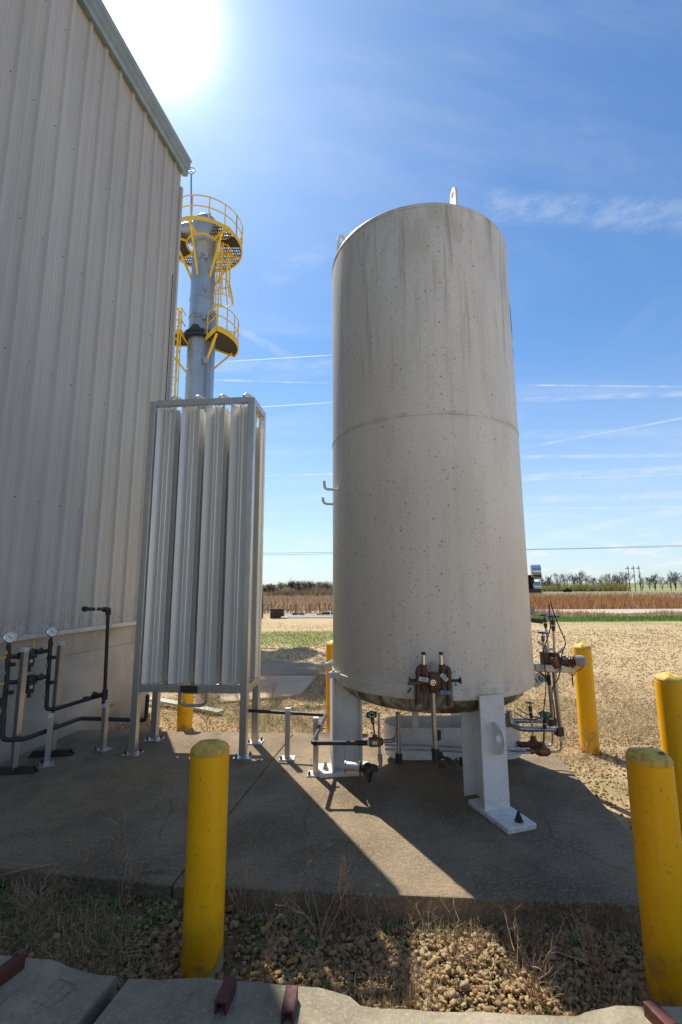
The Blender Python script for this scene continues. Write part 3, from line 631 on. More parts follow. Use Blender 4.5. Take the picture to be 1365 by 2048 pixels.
def handwheel(parent, c, nrm, r, m_='green_wheel', lobes=6):
    nrm = Vector(nrm).normalized(); a, b, _ = frame(nrm); c = Vector(c); mb = MB(); n = lobes*8
    rim = [c+(a*math.cos(2*math.pi*i/n)+b*math.sin(2*math.pi*i/n))*r*(1+.13*math.cos(lobes*2*math.pi*i/n)) for i in range(n)]
    mb.tube(rim, r*.17, 8, closed=True)
    for k in range(lobes if lobes < 7 else 4):
        t = 2*math.pi*k/(lobes if lobes < 7 else 4); mb.beam(c, c+(a*math.cos(t)+b*math.sin(t))*r*.95, r*.22, r*.14, up=nrm)
    mb.cyl(c-nrm*r*.25, c+nrm*r*.28, r*.28, 12)
    return mb.build('handwheel', m_, parent, smooth=True)
def stemvalve(parent, base, top, r, wheel='green_wheel', wr=.035, body='brass_dark', tilt=None):
    """long-stem cryogenic valve: tube stem, packing nut, wheel"""
    base, top = Vector(base), Vector(top); d = (top-base).normalized(); L = (top-base).length
    m = MB(); m.cyl(base, top-d*.02, r, 12); V = m.build('valve_stem', 'steel', parent, smooth=True)
    m = MB(); m.cyl(top-d*(.30*min(.35, L)), top-d*.018, r*1.9, 12); m.cyl(top-d*(.36*min(.35, L)), top-d*(.30*min(.35, L)), r*1.5, 6); m.cyl(top-d*.02, top+d*.012, r*.6, 8); m.build('packing_nut', body, V)
    m = MB(); m.cyl(top-d*(.22*min(.35, L)), top-d*(.19*min(.35, L)), r*2.0, 12); m.build('band', 'tag_white', V)
    handwheel(V, top+d*.01, d, wr, wheel); return V
# ---- front relief manifold
Yf = 3.20
m = MB(); m.tube([px(868, 1340, Y=3.36), px(866, 1352, Y=Yf+.02), px(866, 1366, Y=Yf), px(868, 1440, Y=Yf), px(872, 1500, Y=Yf)], .017, 14, .03)
man = m.build('vent_pipe', 'steel', tank, smooth=True)
m = MB(); m.cyl(px(867, 1326, Y=3.33), px(867, 1348, Y=3.24), .026, 16); m.beam(px(867, 1338, Y=3.3), px(867, 1350, Y=3.22), .05, .03); m.build('vent_nozzle', 'peeled', tank, smooth=True)
m = MB(); m.box(px(869, 1362, Y=Yf), (.07, .08, .10)); m.cyl(px(866, 1345, Y=Yf), px(867, 1385, Y=Yf), .028, 14); m.cyl(px(867, 1365, Y=Yf-.02), px(867, 1365, Y=Yf-.065), .032, 16)
for sx_ in (-1, 1): m.cyl(px(867, 1361, Y=Yf), px(867+sx_*29, 1361, Y=Yf), .016, 12)
MV = m.build('diverter_valve', 'brass_dark', tank, smooth=True, bevel=.004)
m = MB(); m.lathe([(.012, 0), (.018, 0), (.018, .003), (.012, .003), (.012, 0)], px(867, 1365, Y=Yf-.066), 20, axis=(0, -1, 0)); m.cyl(px(867, 1365, Y=Yf-.066), px(867, 1365, Y=Yf-.078), .006, 8); m.build('hub', 'chrome', MV)
for sx_, xa, xe, xt in ((-1, 847, 837, 848), (1, 885, 898, 883)):
    m = MB(); m.cyl(px(xa, 1330, Y=Yf), px(xa+1, 1383, Y=Yf), .016, 12)
    for yy in (1345, 1352, 1360, 1374, 1382): m.cyl(px(xa, yy-3, Y=Yf), px(xa, yy+2, Y=Yf), .022, 8)
    m.cyl(px(xa, 1329, Y=Yf), px(xa, 1343, Y=Yf), .024, 14); m.build('relief_branch', 'brass_dark', tank, smooth=True)
    m = MB(); m.cyl(px(xt-.5, 1330, Y=Yf), px(xt-1, 1308, Y=Yf), .015, 14, r2=.013); SV = m.build('relief_valve', 'chrome', tank, smooth=True)
    m = MB(); m.cyl(px(xt-1, 1310, Y=Yf), px(xt-1, 1304, Y=Yf), .014, 6); m.build('valve_cap', 'black_iron', SV)
    m = MB(); m.box(px(xt+2.5, 1308, Y=Yf-.015), (.008, .006, .016)); m.build('seal', 'green_wheel', SV)
    m = MB(); e = 1408 if sx_ < 0 else 1412
    m.tube([px(xa, 1336, Y=Yf), px(xe, 1336, Y=Yf-.005), px(xe+sx_*.5, e, Y=Yf-.01)], .0165, 12, .032); m.cyl(px(xe, 1343, Y=Yf), px(xe, 1347, Y=Yf), .022, 14); m.cyl(px(xe+sx_*.4, e-12, Y=Yf-.01), px(xe+sx_*.5, e, Y=Yf-.01), .02, 14)
    m.build('elbow_pipe', 'brass_dark', tank, smooth=True)
    m = MB(); hx = 820 if sx_ < 0 else 921; m.cyl(px(xa, 1362, Y=Yf), px(hx, 1361, Y=Yf), .006, 8)
    for q_ in (.45, .62, .8): 
        a_, b_ = px(xa, 1362, Y=Yf), px(hx, 1361, Y=Yf); c_ = a_.lerp(b_, q_); m.cyl(c_, c_+(b_-a_).normalized()*.014, .011, 8)
    hh = px(hx, 1361, Y=Yf); m.cyl(hh+Vector((-.004, 0, 0)), hh+Vector((.004, 0, 0)), .022, 14); m.build('bleed_valve', 'black_iron', tank)
m = MB(); m.beam(px(816, 1367, Y=Yf-.02), px(845, 1365, Y=Yf-.02), .012, .022); m.build('lever', 'brass_dark', tank, bevel=.003)
def card(name, cx, cy, w_, h_, ang, m_, Y=Yf-.05):
    m = MB(); c = px(cx, cy, Y=Y); a = Vector((math.cos(ang), 0, math.sin(ang))); b = Vector((-math.sin(ang), 0, math.cos(ang))); m.box(c, (w_, .0015, h_), axes=(a, Vector((0, 1, 0)), b)); o = m.build(name, m_, tank)
    m = MB()
    if m_ != 'black_iron':
        for k in range(3): m.box(c+Vector((0, -.0015, 0))+b*(h_*(.22-.22*k)), (w_*(.7-.15*(k == 0)), .001, h_*.07), axes=(a, Vector((0, 1, 0)), b))
        m.build('print', 'ink', o)
card('name_tag', 848, 1359, .064, .026, -.18, 'tag_white'); card('name_tag', 889, 1355, .056, .026, -.78, 'tag_white'); card('blue_tag', 892, 1385, .066, .022, -.1, 'tag_blue'); card('hanging_tag', 819, 1381, .012, .038, -.6, 'black_iron')
m = MB(); m.beam(px(910, 1368, Y=Yf-.02), px(914, 1371, Y=Yf-.02), .014, .02); m.build('blue_clip', 'tag_blue', tank)
m = MB(); m.box(px(868, 1390, Y=3.285), (.26, .02, .16)); m.build('mounting_pad', 'tank_mould', tank, bevel=.006)
# lower end of the vent pipe: drain valve
m = MB(); m.cyl(px(871, 1497, Y=Yf), px(873, 1525, Y=Yf), .026, 14); m.cyl(px(872, 1508, Y=Yf), px(884, 1512, Y=Yf-.02), .022, 12); m.cyl(px(884, 1512, Y=Yf-.02), px(897, 1521, Y=Yf-.05), .009, 8); m.cyl(px(893, 1518, Y=Yf-.04), px(903, 1524, Y=Yf-.06), .018, 10)
m.build('drain_valve', 'black_iron', tank, smooth=True); handwheel(tank, px(911, 1528, Y=Yf-.07), (.75, -.6, -.1), .030, 'dark_iron', 6)
# left-hand valve run below the head
Yv = 3.62; zrun = .352
m = MB(); m.tube([px(758, 1426, Y=3.75), px(759, 1480, Y=3.72), px(760, 1512, Y=3.70)], .010, 10, 0); m.cyl(px(760, 1508, Y=3.7), px(761, 1523, Y=3.7), .018, 10); m.tube([px(761, 1518, Y=3.7), px(762, 1535, Y=3.7), px(752, 1536, Y=3.68)], .014, 10, .02); m.build('drop_pipe', 'steel', tank, smooth=True)
stemvalve(tank, px(751, 1476, z=zrun+.03), px(744, 1432, Y=Yv-.06), .007, 'green_wheel', .034)
m = MB(); m.box(px(750, 1484, z=zrun), (.085, .06, .055), rz=.1); m.cyl(px(738, 1484, z=zrun), px(766, 1483, z=zrun), .026, 12); m.cyl(px(750, 1470, z=zrun+.04), px(750, 1478, z=zrun+.01), .02, 10); VB = m.build('globe_valve', 'brown_valve', tank, smooth=True, bevel=.005)
m = MB(); m.box(px(750, 1486, Y=3.56), (.035, .002, .022)); m.build('plate', 'tag_white', VB)
m = MB(); m.tube([px(764, 1483, z=zrun), px(790, 1481, z=zrun), px(795, 1466, Y=3.7), px(796, 1424, Y=3.72)], .014, 12, .06); m.build('liquid_pipe', 'steel', tank, smooth=True)
m = MB(); m.cyl(px(797, 1426, Y=3.62), px(798, 1512, Y=3.62), .0155, 12); p = m.build('drain_pipe', 'steel', tank, smooth=True)
m = MB(); m.cyl(px(798, 1507, Y=3.62), px(798, 1526, Y=3.62), .026, 14); m.build('end_cap', 'black_rubber', p, bevel=.004)
# pressure regulator can and its diaphragm body
a_, b_ = px(690, 1534, Y=3.55), px(722, 1537, Y=3.52); d_ = (b_-a_).normalized(); m = MB()
L_ = (b_-a_).length
m.lathe([(0, 0), (.040, 0), (.048, .006), (.048, .012), (.041, .016), (.041, L_-.014), (.048, L_-.010), (.048, L_-.002), (0, L_)], a_, 28, axis=d_)
m.build('regulator_can', 'steel', tank, smooth=True)
m = MB(); m.cyl(b_, b_+d_*.03, .02, 12); c_ = px(737, 1538, Y=3.5); m.lathe([(0, -.05), (.03, -.045), (.045, -.01), (.045, .01), (.03, .03), (0, .035)], c_, 20, axis=(0.2, -.2, 1)); m.cyl(c_, c_+Vector((0, 0, -.085)), .034, 14, r2=.016); m.cyl(c_, px(752, 1537, Y=3.55), .024, 10); m.build('regulator_body', 'black_iron', tank, smooth=True)
handwheel(tank, px(748, 1536, Y=3.46), (0.1, -1, .1), .022, 'dark_iron', 8)
# shroud band under the tank with twin coil tubes
m = MB(); pts = []; zc0, zc1 = .06, .31
y0_, y1_ = 4.12, 4.50; xl, xr = .56, 1.36; outer = []
for k in range(13): t = math.pi/2+math.pi*k/12; outer.append((xl+.19*math.cos(t), (y0_+y1_)/2+.19*math.sin(t)))
for k in range(13): t = -math.pi/2+math.pi*k/12; outer.append((xr+.19*math.cos(t), (y0_+y1_)/2+.19*math.sin(t)))
cx0, cy0 = (xl+xr)/2, (y0_+y1_)/2; n = len(outer)
inner = [(x+(cx0-x)*.012, y+(cy0-y)*.03) for x, y in outer]
vs = [(x, y, zc0) for x, y in outer]+[(x, y, zc1) for x, y in outer]+[(x, y, zc1) for x, y in inner]+[(x, y, zc0) for x, y in inner]
m.add(vs, [(a*n+i, a*n+(i+1) % n, ((a+1) % 4)*n+(i+1) % n, ((a+1) % 4)*n+i) for a in range(4) for i in range(n)])
SH = m.build('coil_shroud', 'white_paint', tank, smooth=True)
for x_ in (.62, 1.12): m = MB(); m.box((x_, y0_+.01, .45), (.055, .006, .36)); m.box((x_, y0_-.008, .29), (.06, .014, .06)); m.cyl((x_, y0_-.01, .29), (x_, y0_-.025, .29), .009, 6); m.build('hanger', 'white_paint', SH)
for dz in (0, .032):
    m = MB(); m.tube([px(770, 1490, Y=3.95)+Vector((0, 0, -dz)), px(850, 1491, Y=3.95)+Vector((0, 0, -dz)), px(1000, 1499, Y=3.95)+Vector((0, 0, -dz)), px(1060, 1497, Y=4.0)+Vector((0, 0, -dz))], .008, 8, .02); m.build('coil_tube', 'steel', tank, smooth=True)
m = MB(); m.cyl(px(877, 1460, Y=3.9), px(877, 1480, Y=3.9), .022, 4); m.build('clamp', 'black_iron', tank)
m = MB(); m.box(px(885, 1531, Y=3.7), (.055, .01, .028)); m.build('small_plate', 'rusty', tank)
m = MB(); m.box(px(925, 1523, Y=3.9), (.04, .04, .055)); m.build('foot_block', 'black_iron', tank)
# ---- right-hand fill/vent pipework
Y4 = 4.05
def P4(x, y, dY=0): return px(x, y, Y=Y4+dY)
m = MB(); m.tube([P4(1018, 1420, .1), P4(1022, 1448, .1), P4(1042, 1458, .05), P4(1112, 1459)], .0215, 14, .09); m.build('fill_pipe', 'steel', tank, smooth=True)
m = MB(); m.tube([P4(1012, 1425, .2), P4(1022, 1441, .2), P4(1100, 1442, .12)], .0205, 14, .09); m.build('fill_pipe', 'steel', tank, smooth=True)
m = MB(); m.tube([P4(1108, 1330), P4(1112, 1380), P4(1121, 1455)], .0205, 14, 0); m.build('riser_pipe', 'steel', tank, smooth=True)
m = MB(); m.tube([P4(1093, 1290, .1), P4(1098, 1350, .1), P4(1106, 1440, .1)], .0175, 14, 0); m.build('riser_pipe', 'steel', tank, smooth=True)
for x, y, dY in ((1118, 1462, 0), (1104, 1444, .1)):
    m = MB(); m.box(P4(x, y, dY), (.062, .062, .072), rz=.2); m.build('block_fitting', 'black_iron', tank, bevel=.008)
m = MB(); m.tube([P4(1122, 1470), P4(1124, 1503), P4(1095, 1504), P4(1020, 1501)], .0095, 10, .04); m.build('small_line', 'steel', tank, smooth=True)
m = MB(); m.tube([P4(1105, 1452, .1), P4(1106, 1491, .1), P4(1085, 1492, .1), P4(1020, 1489, .1)], .0095, 10, .04); m.build('small_line', 'steel', tank, smooth=True)
for cx_, cy_, dY in ((1086, 1503, 0), (1068, 1490, .1)):
    m = MB(); c_ = P4(cx_, cy_, dY); m.cyl(c_-Vector((.055, 0, 0)), c_+Vector((.055, 0, 0)), .026, 12); m.cyl(c_-Vector((.035, 0, .0)), c_+Vector((.035, 0, 0)), .037, 12); m.cyl(c_, c_+Vector((0, 0, .07)), .026, 10)
    m.cyl(c_-Vector((.13, 0, 0)), c_-Vector((.05, 0, 0)), .015, 8); m.cyl(c_-Vector((.10, 0, 0)), c_-Vector((.075, 0, 0)), .021, 8); m.build('globe_valve', 'brown_valve', tank, smooth=True)
m = MB(); m.cyl(P4(1052, 1489, .1), P4(1042, 1500, .08), .018, 10); m.cyl(P4(1060, 1489, .1), P4(1036, 1488, .1), .021, 10); m.build('strainer', 'brass_dark', tank, smooth=True)
stemvalve(tank, P4(1087, 1500), P4(1091, 1432, -.08), .009, 'green_wheel', .043)
stemvalve(tank, P4(1069, 1488, .1), P4(1060, 1408, .15), .008, 'green_wheel', .030)
stemvalve(tank, P4(1110, 1312), P4(1106, 1235), .0095, 'blue_wheel', .042)
stemvalve(tank, P4(1098, 1300, .15), P4(1089, 1232, .15), .0085, 'blue_wheel', .040)
stemvalve(tank, P4(1088, 1310, .05), P4(1086, 1268, .05), .0085, 'blue_wheel', .036)
m = MB(); m.cyl(P4(1090, 1322), P4(1138, 1326, -.05), .040, 16); m.cyl(P4(1107, 1324), P4(1120, 1325), .052, 16); m.cyl(P4(1108, 1305), P4(1111, 1338), .044, 16); m.box(P4(1090, 1320), (.05, .07, .13)); m.cyl(P4(1128, 1325), P4(1132, 1325), .055, 8); m.build('fill_valve', 'brass_dark', tank, smooth=True)
m = MB(); m.cyl(P4(1104, 1316, -.04), P4(1114, 1334, -.04), .042, 14); m.build('valve_body', 'brown_valve', tank, smooth=True)
m = MB(); c_ = P4(1150, 1321, -.08); d_ = (P4(1170, 1322, -.1)-c_).normalized(); m.lathe([(0, 0), (.045, 0), (.045, .055), (.038, .072), (.012, .088), (0, .088)], c_, 20, axis=d_); CP = m.build('fill_cap', 'grey_cap', tank, smooth=True)
m = MB(); m.cyl(P4(1136, 1325, -.05), c_, .036, 12); m.cyl(P4(1140, 1325, -.05), P4(1144, 1325, -.05), .05, 6); m.build('coupling', 'brass_dark', tank, smooth=True)
m = MB(); m.tube([P4(1171, 1322, -.1), P4(1166, 1336, -.1), P4(1156, 1342, -.08), P4(1148, 1345, -.05)], .0035, 6, .03); m.tube([P4(1145, 1348), P4(1146, 1372)], .005, 6, 0); m.build('chain', 'rusty', tank)
m = MB(); m.beam(P4(1070, 1335, -.03), P4(1152, 1338, -.05), .05, .06); BM = m.build('support_arm', 'steel', tank, bevel=.006)
m = MB(); m.prism([P4(1133, 1343), P4(1154, 1343), P4(1150, 1352), P4(1145, 1353)], (0, .02, 0)); m.build('gusset', 'steel', BM); m = MB(); m.cyl(P4(1120, 1337, -.06), P4(1120, 1337, -.075), .022, 16); m.build('round_plate', 'tag_white', BM)
m = MB(); m.prism([P4(1066, 1352, -.01), P4(1078, 1344, -.01), P4(1095, 1360, -.01), P4(1074, 1376, -.01), P4(1062, 1372, -.01)], (0, .003, 0)); PL = m.build('number_placard', 'tag_white', tank)
tc = bpy.data.curves.new('n16', 'FONT'); tc.body = '16'; tc.size = .072; tc.extrude = .0006; to = bpy.data.objects.new('n16', tc); col.objects.link(to)
bpy.context.view_layer.update(); me = bpy.data.meshes.new_from_object(to.evaluated_get(bpy.context.evaluated_depsgraph_get())); bpy.data.objects.remove(to)
me.materials.clear(); me.materials.append(MATS['ink']); no = bpy.data.objects.new('number', me); col.objects.link(no); no.parent = PL; no.location = px(1074, 1369, Y=Y4-.015)-Vector((TX, TY, 0)); no.rotation_euler = (R(90), R(-33), 0)
m = MB(); m.beam(P4(1078, 1345, .01), P4(1098, 1362, .01), .006, .03); m.build('placard_clip', 'black_iron', tank)
m = MB(); m.cyl(P4(1097, 1350, -.04), P4(1099, 1370, -.04), .016, 10); m.build('sleeve', 'black_rubber', tank)
for pts in ([(1101, 1204), (1107, 1222), (1115, 1245), (1127, 1272), (1133, 1288), (1125, 1303), (1122, 1330), (1118, 1358), (1106, 1370), (1104, 1395), (1110, 1425), (1109, 1440)],
            [(1099, 1208), (1100, 1240), (1102, 1255), (1094, 1280), (1087, 1300), (1090, 1330), (1093, 1370), (1089, 1410), (1087, 1428)],
            [(1034, 1416), (1050, 1427), (1066, 1433), (1085, 1438)], [(1030, 1424), (1050, 1437), (1068, 1441), (1083, 1434)]):
    m = MB(); m.tube([P4(a, b, -.09) for a, b in pts], .0045, 6, .06); m.build('hose', 'black_rubber', tank, smooth=True)
for (x, y, an) in ((1081, 1287, -.6), (1102, 1299, .2), (1122, 1302, .5), (1125, 1478, .45), (1101, 1436, -.2)):
    m = MB(); c_ = P4(x, y, -.07); a = Vector((math.cos(an), .2, math.sin(an))); m.box(c_, (.06, .002, .022), axes=(a, Vector((0, 1, 0)), a.cross(Vector((0, 1, 0))))); m.build('paper_tag', 'paper_tag', tank)

# ------------------------------------------------------------------ ambient vaporizer
VA = R(-5.2); VX = Vector((math.cos(VA), math.sin(VA), 0)); VY = Vector((-VX.y, VX.x, 0)); VO = Vector((-1.885, 4.455, 0))
VW, VDp, VH = 1.015, .39, 3.345; ZR = .575
vap = thing('vaporizer', 'tall aluminium finned vaporizer rack standing between the building and the tank', 'vaporizer', VO)
def vp(a, b, z): return VO+VX*a+VY*b+Vector((0, 0, z))
vax = (VX, VY, Vector((0, 0, 1)))
for a, b in ((0, 0), (VW, 0), (0, VDp), (VW, VDp)):
    m = MB(); m.box(vp(a, b, VH/2+.005), (.062, .062, VH-.03), axes=vax); L = m.build('leg', 'aluminium', vap, bevel=.004)
    m = MB(); m.box(vp(a, b, .006), (.15, .125, .012), axes=vax); m.build('base_plate', 'aluminium', L)
    for q_ in ((-.052, -.03), (.055, .035)): m = MB(); c_ = vp(a+q_[0], b+q_[1], 0); m.cyl(c_+Vector((0, 0, .012)), c_+Vector((0, 0, .03)), .011, 6); m.cyl(c_+Vector((0, 0, .03)), c_+Vector((0, 0, .042)), .006, 8); m.build('anchor_bolt', 'rusty', L)
for z_, h_ in ((VH-.03, .06), (ZR, .062)):
    for (a0, b0, a1, b1) in ((.031, 0, VW-.031, 0), (.031, VDp, VW-.031, VDp), (0, .031, 0, VDp-.031), (VW, .031, VW, VDp-.031)):
        m = MB(); m.beam(vp(a0, b0, z_), vp(a1, b1, z_), .050, h_); m.build('rail', 'aluminium', vap, bevel=.003)
for a in (.25, .5, .77): m = MB(); m.beam(vp(a, 0.03, ZR+.012), vp(a, VDp-.03, ZR+.012), .04, .03); m.build('cross_bar', 'aluminium', vap)
fz0, fz1 = ZR+.035, VH-.075
for i in range(4):
    for j in range(2):
        c_ = (.132+i*.254+.075*j, .095+j*.20); m = MB(); top = fz1+.01 if j == 0 else fz1-.14
        m.cyl(vp(c_[0], c_[1], ZR-.05), vp(c_[0], c_[1], top+.06), .016, 12)
        for k in range(8):
            t = math.pi/4*k+math.pi/8*0; ra = ((.10 if k == 4 or i < 3 or j == 0 else .05) if k in (0, 4) else ((.134 if j == 0 else .112) if k % 2 else (.096 if (j, k) == (0, 6) or k == 2 and j else .085)))
            d = VX*math.cos(t)+VY*math.sin(t); s_ = Vector((-d.y, d.x, 0)); b0 = vp(c_[0], c_[1], (fz0+top)/2)
            m.box(b0+d*(.014+ra)/2, (ra-.014, .0035, top-fz0), axes=(d, s_, Vector((0, 0, 1))))
            if k == 6: m.cyl(b0+d*ra+Vector((0, 0, -(top-fz0)/2)), b0+d*ra+Vector((0, 0, (top-fz0)/2)), .0042, 6)
        m.build('fin_tube', 'fin_aluminium', vap)
for i in range(4):
    a = .132+i*.254; m = MB(); m.tube([vp(a, .095, fz1), vp(a, .095, VH+.10), vp(a+.075, .295, VH+.10), vp(a+.075, .295, fz1-.16)], .0155, 12, .09, k=8); m.build('return_bend', 'aluminium', vap, smooth=True)
for a0, b0, a1, b1, dz in ((.383, .095, .631, .095, -.17), (.135+.12, .295, .383+.12, .295, -.10), (.66, .295, .88, .295, -.09)):
    m = MB(); m.tube([vp(a0, b0, ZR-.02), vp(a0, b0, ZR+dz), vp(a1, b1, ZR+dz), vp(a1, b1, ZR-.02)], .0155, 12, .09, k=8); m.build('return_bend', 'aluminium', vap, smooth=True)
m = MB(); m.box(vp(.505, -.028, ZR), (.16, .004, .058), axes=vax); m.build('data_plate', 'dark_iron', vap)

# ------------------------------------------------------------------ black pipe runs
z1 = .352
run = thing('insulated_pipe', 'black insulated pipe running low from the vaporizer to the tank valve', 'pipe', px(640, 1480, z=0))
c_up = px(472, 1418, Y=4.66)
m = MB(); m.tube([vp(.95, .15, ZR-.0), vp(.95, .15, z1+.005), px(652, 1430, z=z1), px(625, 1486, z=z1), px(741, 1486, z=z1)], .0155, 12, .03); m.build('pipe', 'insulation', run, smooth=True)
m = MB(); m.cyl(vp(.95, .15, ZR-.03), vp(.95, .15, ZR-.09), .021, 12); m.cyl(px(628, 1486, z=z1), px(634, 1486, z=z1), .02, 12); m.cyl(px(716, 1486, z=z1), px(738, 1486, z=z1), .0185, 12); m.build('coupling', 'black_rubber', run, smooth=True)
m = MB(); m.cyl(px(735, 1486, z=z1), px(739, 1486, z=z1), .021, 14); m.build('collar', 'tag_white', run)
def short_post(name, x, y, ytop, label, slot=False, rot=0., plate=(.13, .11)):
    b = px(x, y, z=0); t = px(x, ytop, Y=b.y); h = t.z
    P_ = thing(name, label, 'pipe support', (b.x, b.y, 0), 'aluminium pipe support posts'); ax = (Vector((math.cos(rot), math.sin(rot), 0)), Vector((-math.sin(rot), math.cos(rot), 0)), Vector((0, 0, 1)))
    m = MB(); m.box(b+Vector((0, 0, h/2)), (.042, .042, h-.01), axes=ax)
    if slot:
        m = MB(); m.box(b+Vector((0, 0, h/2))-ax[0]*.012, (.018, .042, h-.01), axes=ax)
        for s_ in (-1, 1): m.box(b+Vector((0, 0, h/2))+ax[0]*.010+ax[1]*s_*.016, (.024, .006, h-.01), axes=ax)
    post = m.build('post', 'aluminium', P_)
    m = MB(); m.box(b+Vector((0, 0, h-.013)), (.045, .045, .03), axes=ax); m.build('post_cap', 'tag_white', P_, bevel=.003)
    m = MB(); m.box(b+Vector((0, 0, .006)), (*plate, .011), axes=ax); m.build('base_plate', 'aluminium', P_)
    m = MB()
    for s_ in ((-.05, -.035),): c = b+ax[0]*s_[0]+ax[1]*s_[1]; m.cyl(c+Vector((0, 0, .011)), c+Vector((0, 0, .028)), .011, 6); m.cyl(c+Vector((0, 0, .028)), c+Vector((0, 0, .038)), .006, 8)
    m.build('anchor_bolt', 'rusty', P_); return P_
short_post('pipe_support', 575, 1518, 1416, 'short aluminium post with white cap holding the black pipe beside the vaporizer leg')
short_post('pipe_support', 632, 1549, 1435, 'short aluminium post with white cap beside the white left foot of the tank')
short_post('pipe_support', 206, 1501, 1408, 'short aluminium post holding black pipes near the tall upright black pipe', rot=-.35)
short_post('pipe_support', 94, 1530, 1428, 'slotted short aluminium post in front of the tall regulator post', slot=True, rot=-1.0)
m = MB(); c_ = px(641, 1456, z=z1); m.tube([c_+Vector((.03*math.cos(t), 0, .03*math.sin(t)))*.8 for t in np.linspace(0, 2*math.pi, 12, endpoint=False)], .006, 6, closed=True); m.beam(c_, c_+Vector((.045, 0, 0)), .02, .008); m.build('pipe_clamp', 'steel', run)

# ---- regulator station along the building
st1 = thing('regulator_manifold', 'black pipe manifold with two pressure regulators and round gauges along the building', 'manifold', px(60, 1530, z=0))
Ya, Yb = 3.98, 4.38
m = MB(); m.tube([px(18, 1290, Y=Ya), px(15, 1350, Y=Ya), px(8, 1420, Y=Ya), px(5, 1480, Y=Ya-.02), px(50, 1478, Y=Ya+.02), px(160, 1437, Y=4.66), px(215, 1438, Y=4.64), px(292, 1441, Y=4.62), px(296, 1390, Y=4.62)], .0185, 12, .045); m.build('pipe', 'insulation', st1, smooth=True)
m = MB(); m.tube([px(102, 1278, Y=Yb), px(98, 1340, Y=Yb), px(93, 1419, Y=Yb), px(112, 1418, Y=Yb+.02), px(183, 1396, Y=4.66), px(208, 1390, Y=4.66)], .0175, 12, .035); m.build('pipe', 'black_iron', st1, smooth=True)
m = MB(); m.tube([px(207, 1408, Y=4.62), px(210, 1385, Y=4.62), px(217, 1222, Y=4.62), px(214, 1218, Y=4.60), wp(-.34, .10, 1.36) if False else px(168, 1218, Y=4.30)], .0165, 12, .02); m.build('upright_pipe', 'black_iron', st1, smooth=True)
m = MB(); m.cyl(px(210, 1399, Y=4.62), px(211, 1379, Y=4.62), .026, 12); m.build('tee_fitting', 'black_iron', st1, smooth=True); m = MB(); m.cyl(px(217, 1230, Y=4.62), px(217, 1217, Y=4.62), .026, 12); m.cyl(px(217, 1219, Y=4.62), px(208, 1219, Y=4.56), .025, 12); m.build('elbow_fitting', 'black_iron', st1, smooth=True); m = MB(); m.cyl(px(173, 1218, Y=4.33), px(168, 1218, Y=4.30), .024, 12); m.build('pipe_flange', 'black_iron', st1, smooth=True); m = MB()
m.cyl(px(196, 1391, Y=4.65), px(210, 1389, Y=4.62), .023, 12); m.cyl(px(185, 1393, Y=4.66), px(196, 1391, Y=4.66), .027, 10); m.cyl(px(189, 1393, Y=4.66), px(189, 1385, Y=4.66), .012, 8); m.box(px(190, 1385, Y=4.66), (.04, .012, .012)); m.cyl(px(168, 1399, Y=4.66), px(178, 1397, Y=4.66), .025, 10); m.build('line_valve', 'black_iron', st1, smooth=True)
m = MB(); m.cyl(px(178, 1397, Y=4.66), px(185, 1395, Y=4.66), .0185, 12); m.cyl(px(188, 1218, Y=4.42), px(191, 1218, Y=4.44), .018, 12); m.build('bare_collar', 'chrome', st1, smooth=True)
for x, y, Y in ((18, 1275, Ya), (103, 1264, Yb)):
    c_ = px(x+3, y, Y=Y-.02); gauge(st1, c_, (.75, -.66, .05), .045, .04)
    m = MB(); m.cyl(px(x, y+8, Y=Y), px(x-1, y+34, Y=Y), .011, 10); m.cyl(px(x, y+20, Y=Y), px(x-.5, y+27, Y=Y), .018, 8); m.build('gauge_stem', 'black_iron', st1)
for yy, y2 in ((1307, 1301), (1359, 1352)):
    m = MB(); a_ = px(16 if yy < 1330 else 13, yy+6, Y=Ya); b_ = px(45, yy+6 if yy < 1330 else yy+5, Y=4.12); c_ = px(62, yy, Y=4.20); d_ = px(99, y2, Y=Yb)
    m.cyl(a_, b_, .018, 12); m.cyl(px(38, yy+5, Y=4.08), px(48, yy+3, Y=4.13), .028, 14); m.cyl(b_, c_, .024, 12); m.cyl(c_, d_, .017, 12); m.cyl(px(71, yy-3, Y=4.24), px(84, yy-4, Y=4.31), .024, 12)
    m.cyl(px(84, yy-5, Y=4.31), px(84, yy-12, Y=4.31), .011, 8); m.build('branch_pipe', 'black_iron', st1, smooth=True)
    m = MB(); m.cyl(px(62, yy-9, Y=4.2), px(61, yy+9, Y=4.2), .032, 16); m.cyl(px(61, yy+5, Y=4.2), px(61, yy+10, Y=4.2), .052, 18); m.cyl(px(61, yy+9, Y=4.2), px(59, yy+26, Y=4.2), .034, 14); m.cyl(px(59, yy+26, Y=4.2), px(58, yy+36, Y=4.2), .016, 10); RG = m.build('regulator', 'dark_iron', st1, smooth=True)
    m = MB(); c2 = px(63, yy+15, Y=4.155); m.box(c2, (.022, .002, .026), rz=.5); m.build('label_plate', 'tag_white', RG)
for x, y, Y, ln in ((69, 1288, 4.25, 16), (94, 1293, Yb, 9), (14, 1305, Ya, 8)): m = MB(); m.beam(px(x, y-ln/2, Y=Y-.03), px(x-1, y+ln/2, Y=Y-.03), .012, .006); m.build('yellow_handle', 'rail_yellow', st1)
for x, y in ((8, 1315), (4, 1368)): m = MB(); m.beam(px(x-5, y+1, Y=Ya-.03), px(x+5, y-1, Y=Ya-.03), .006, .014); m.build('yellow_handle', 'rail_yellow', st1)
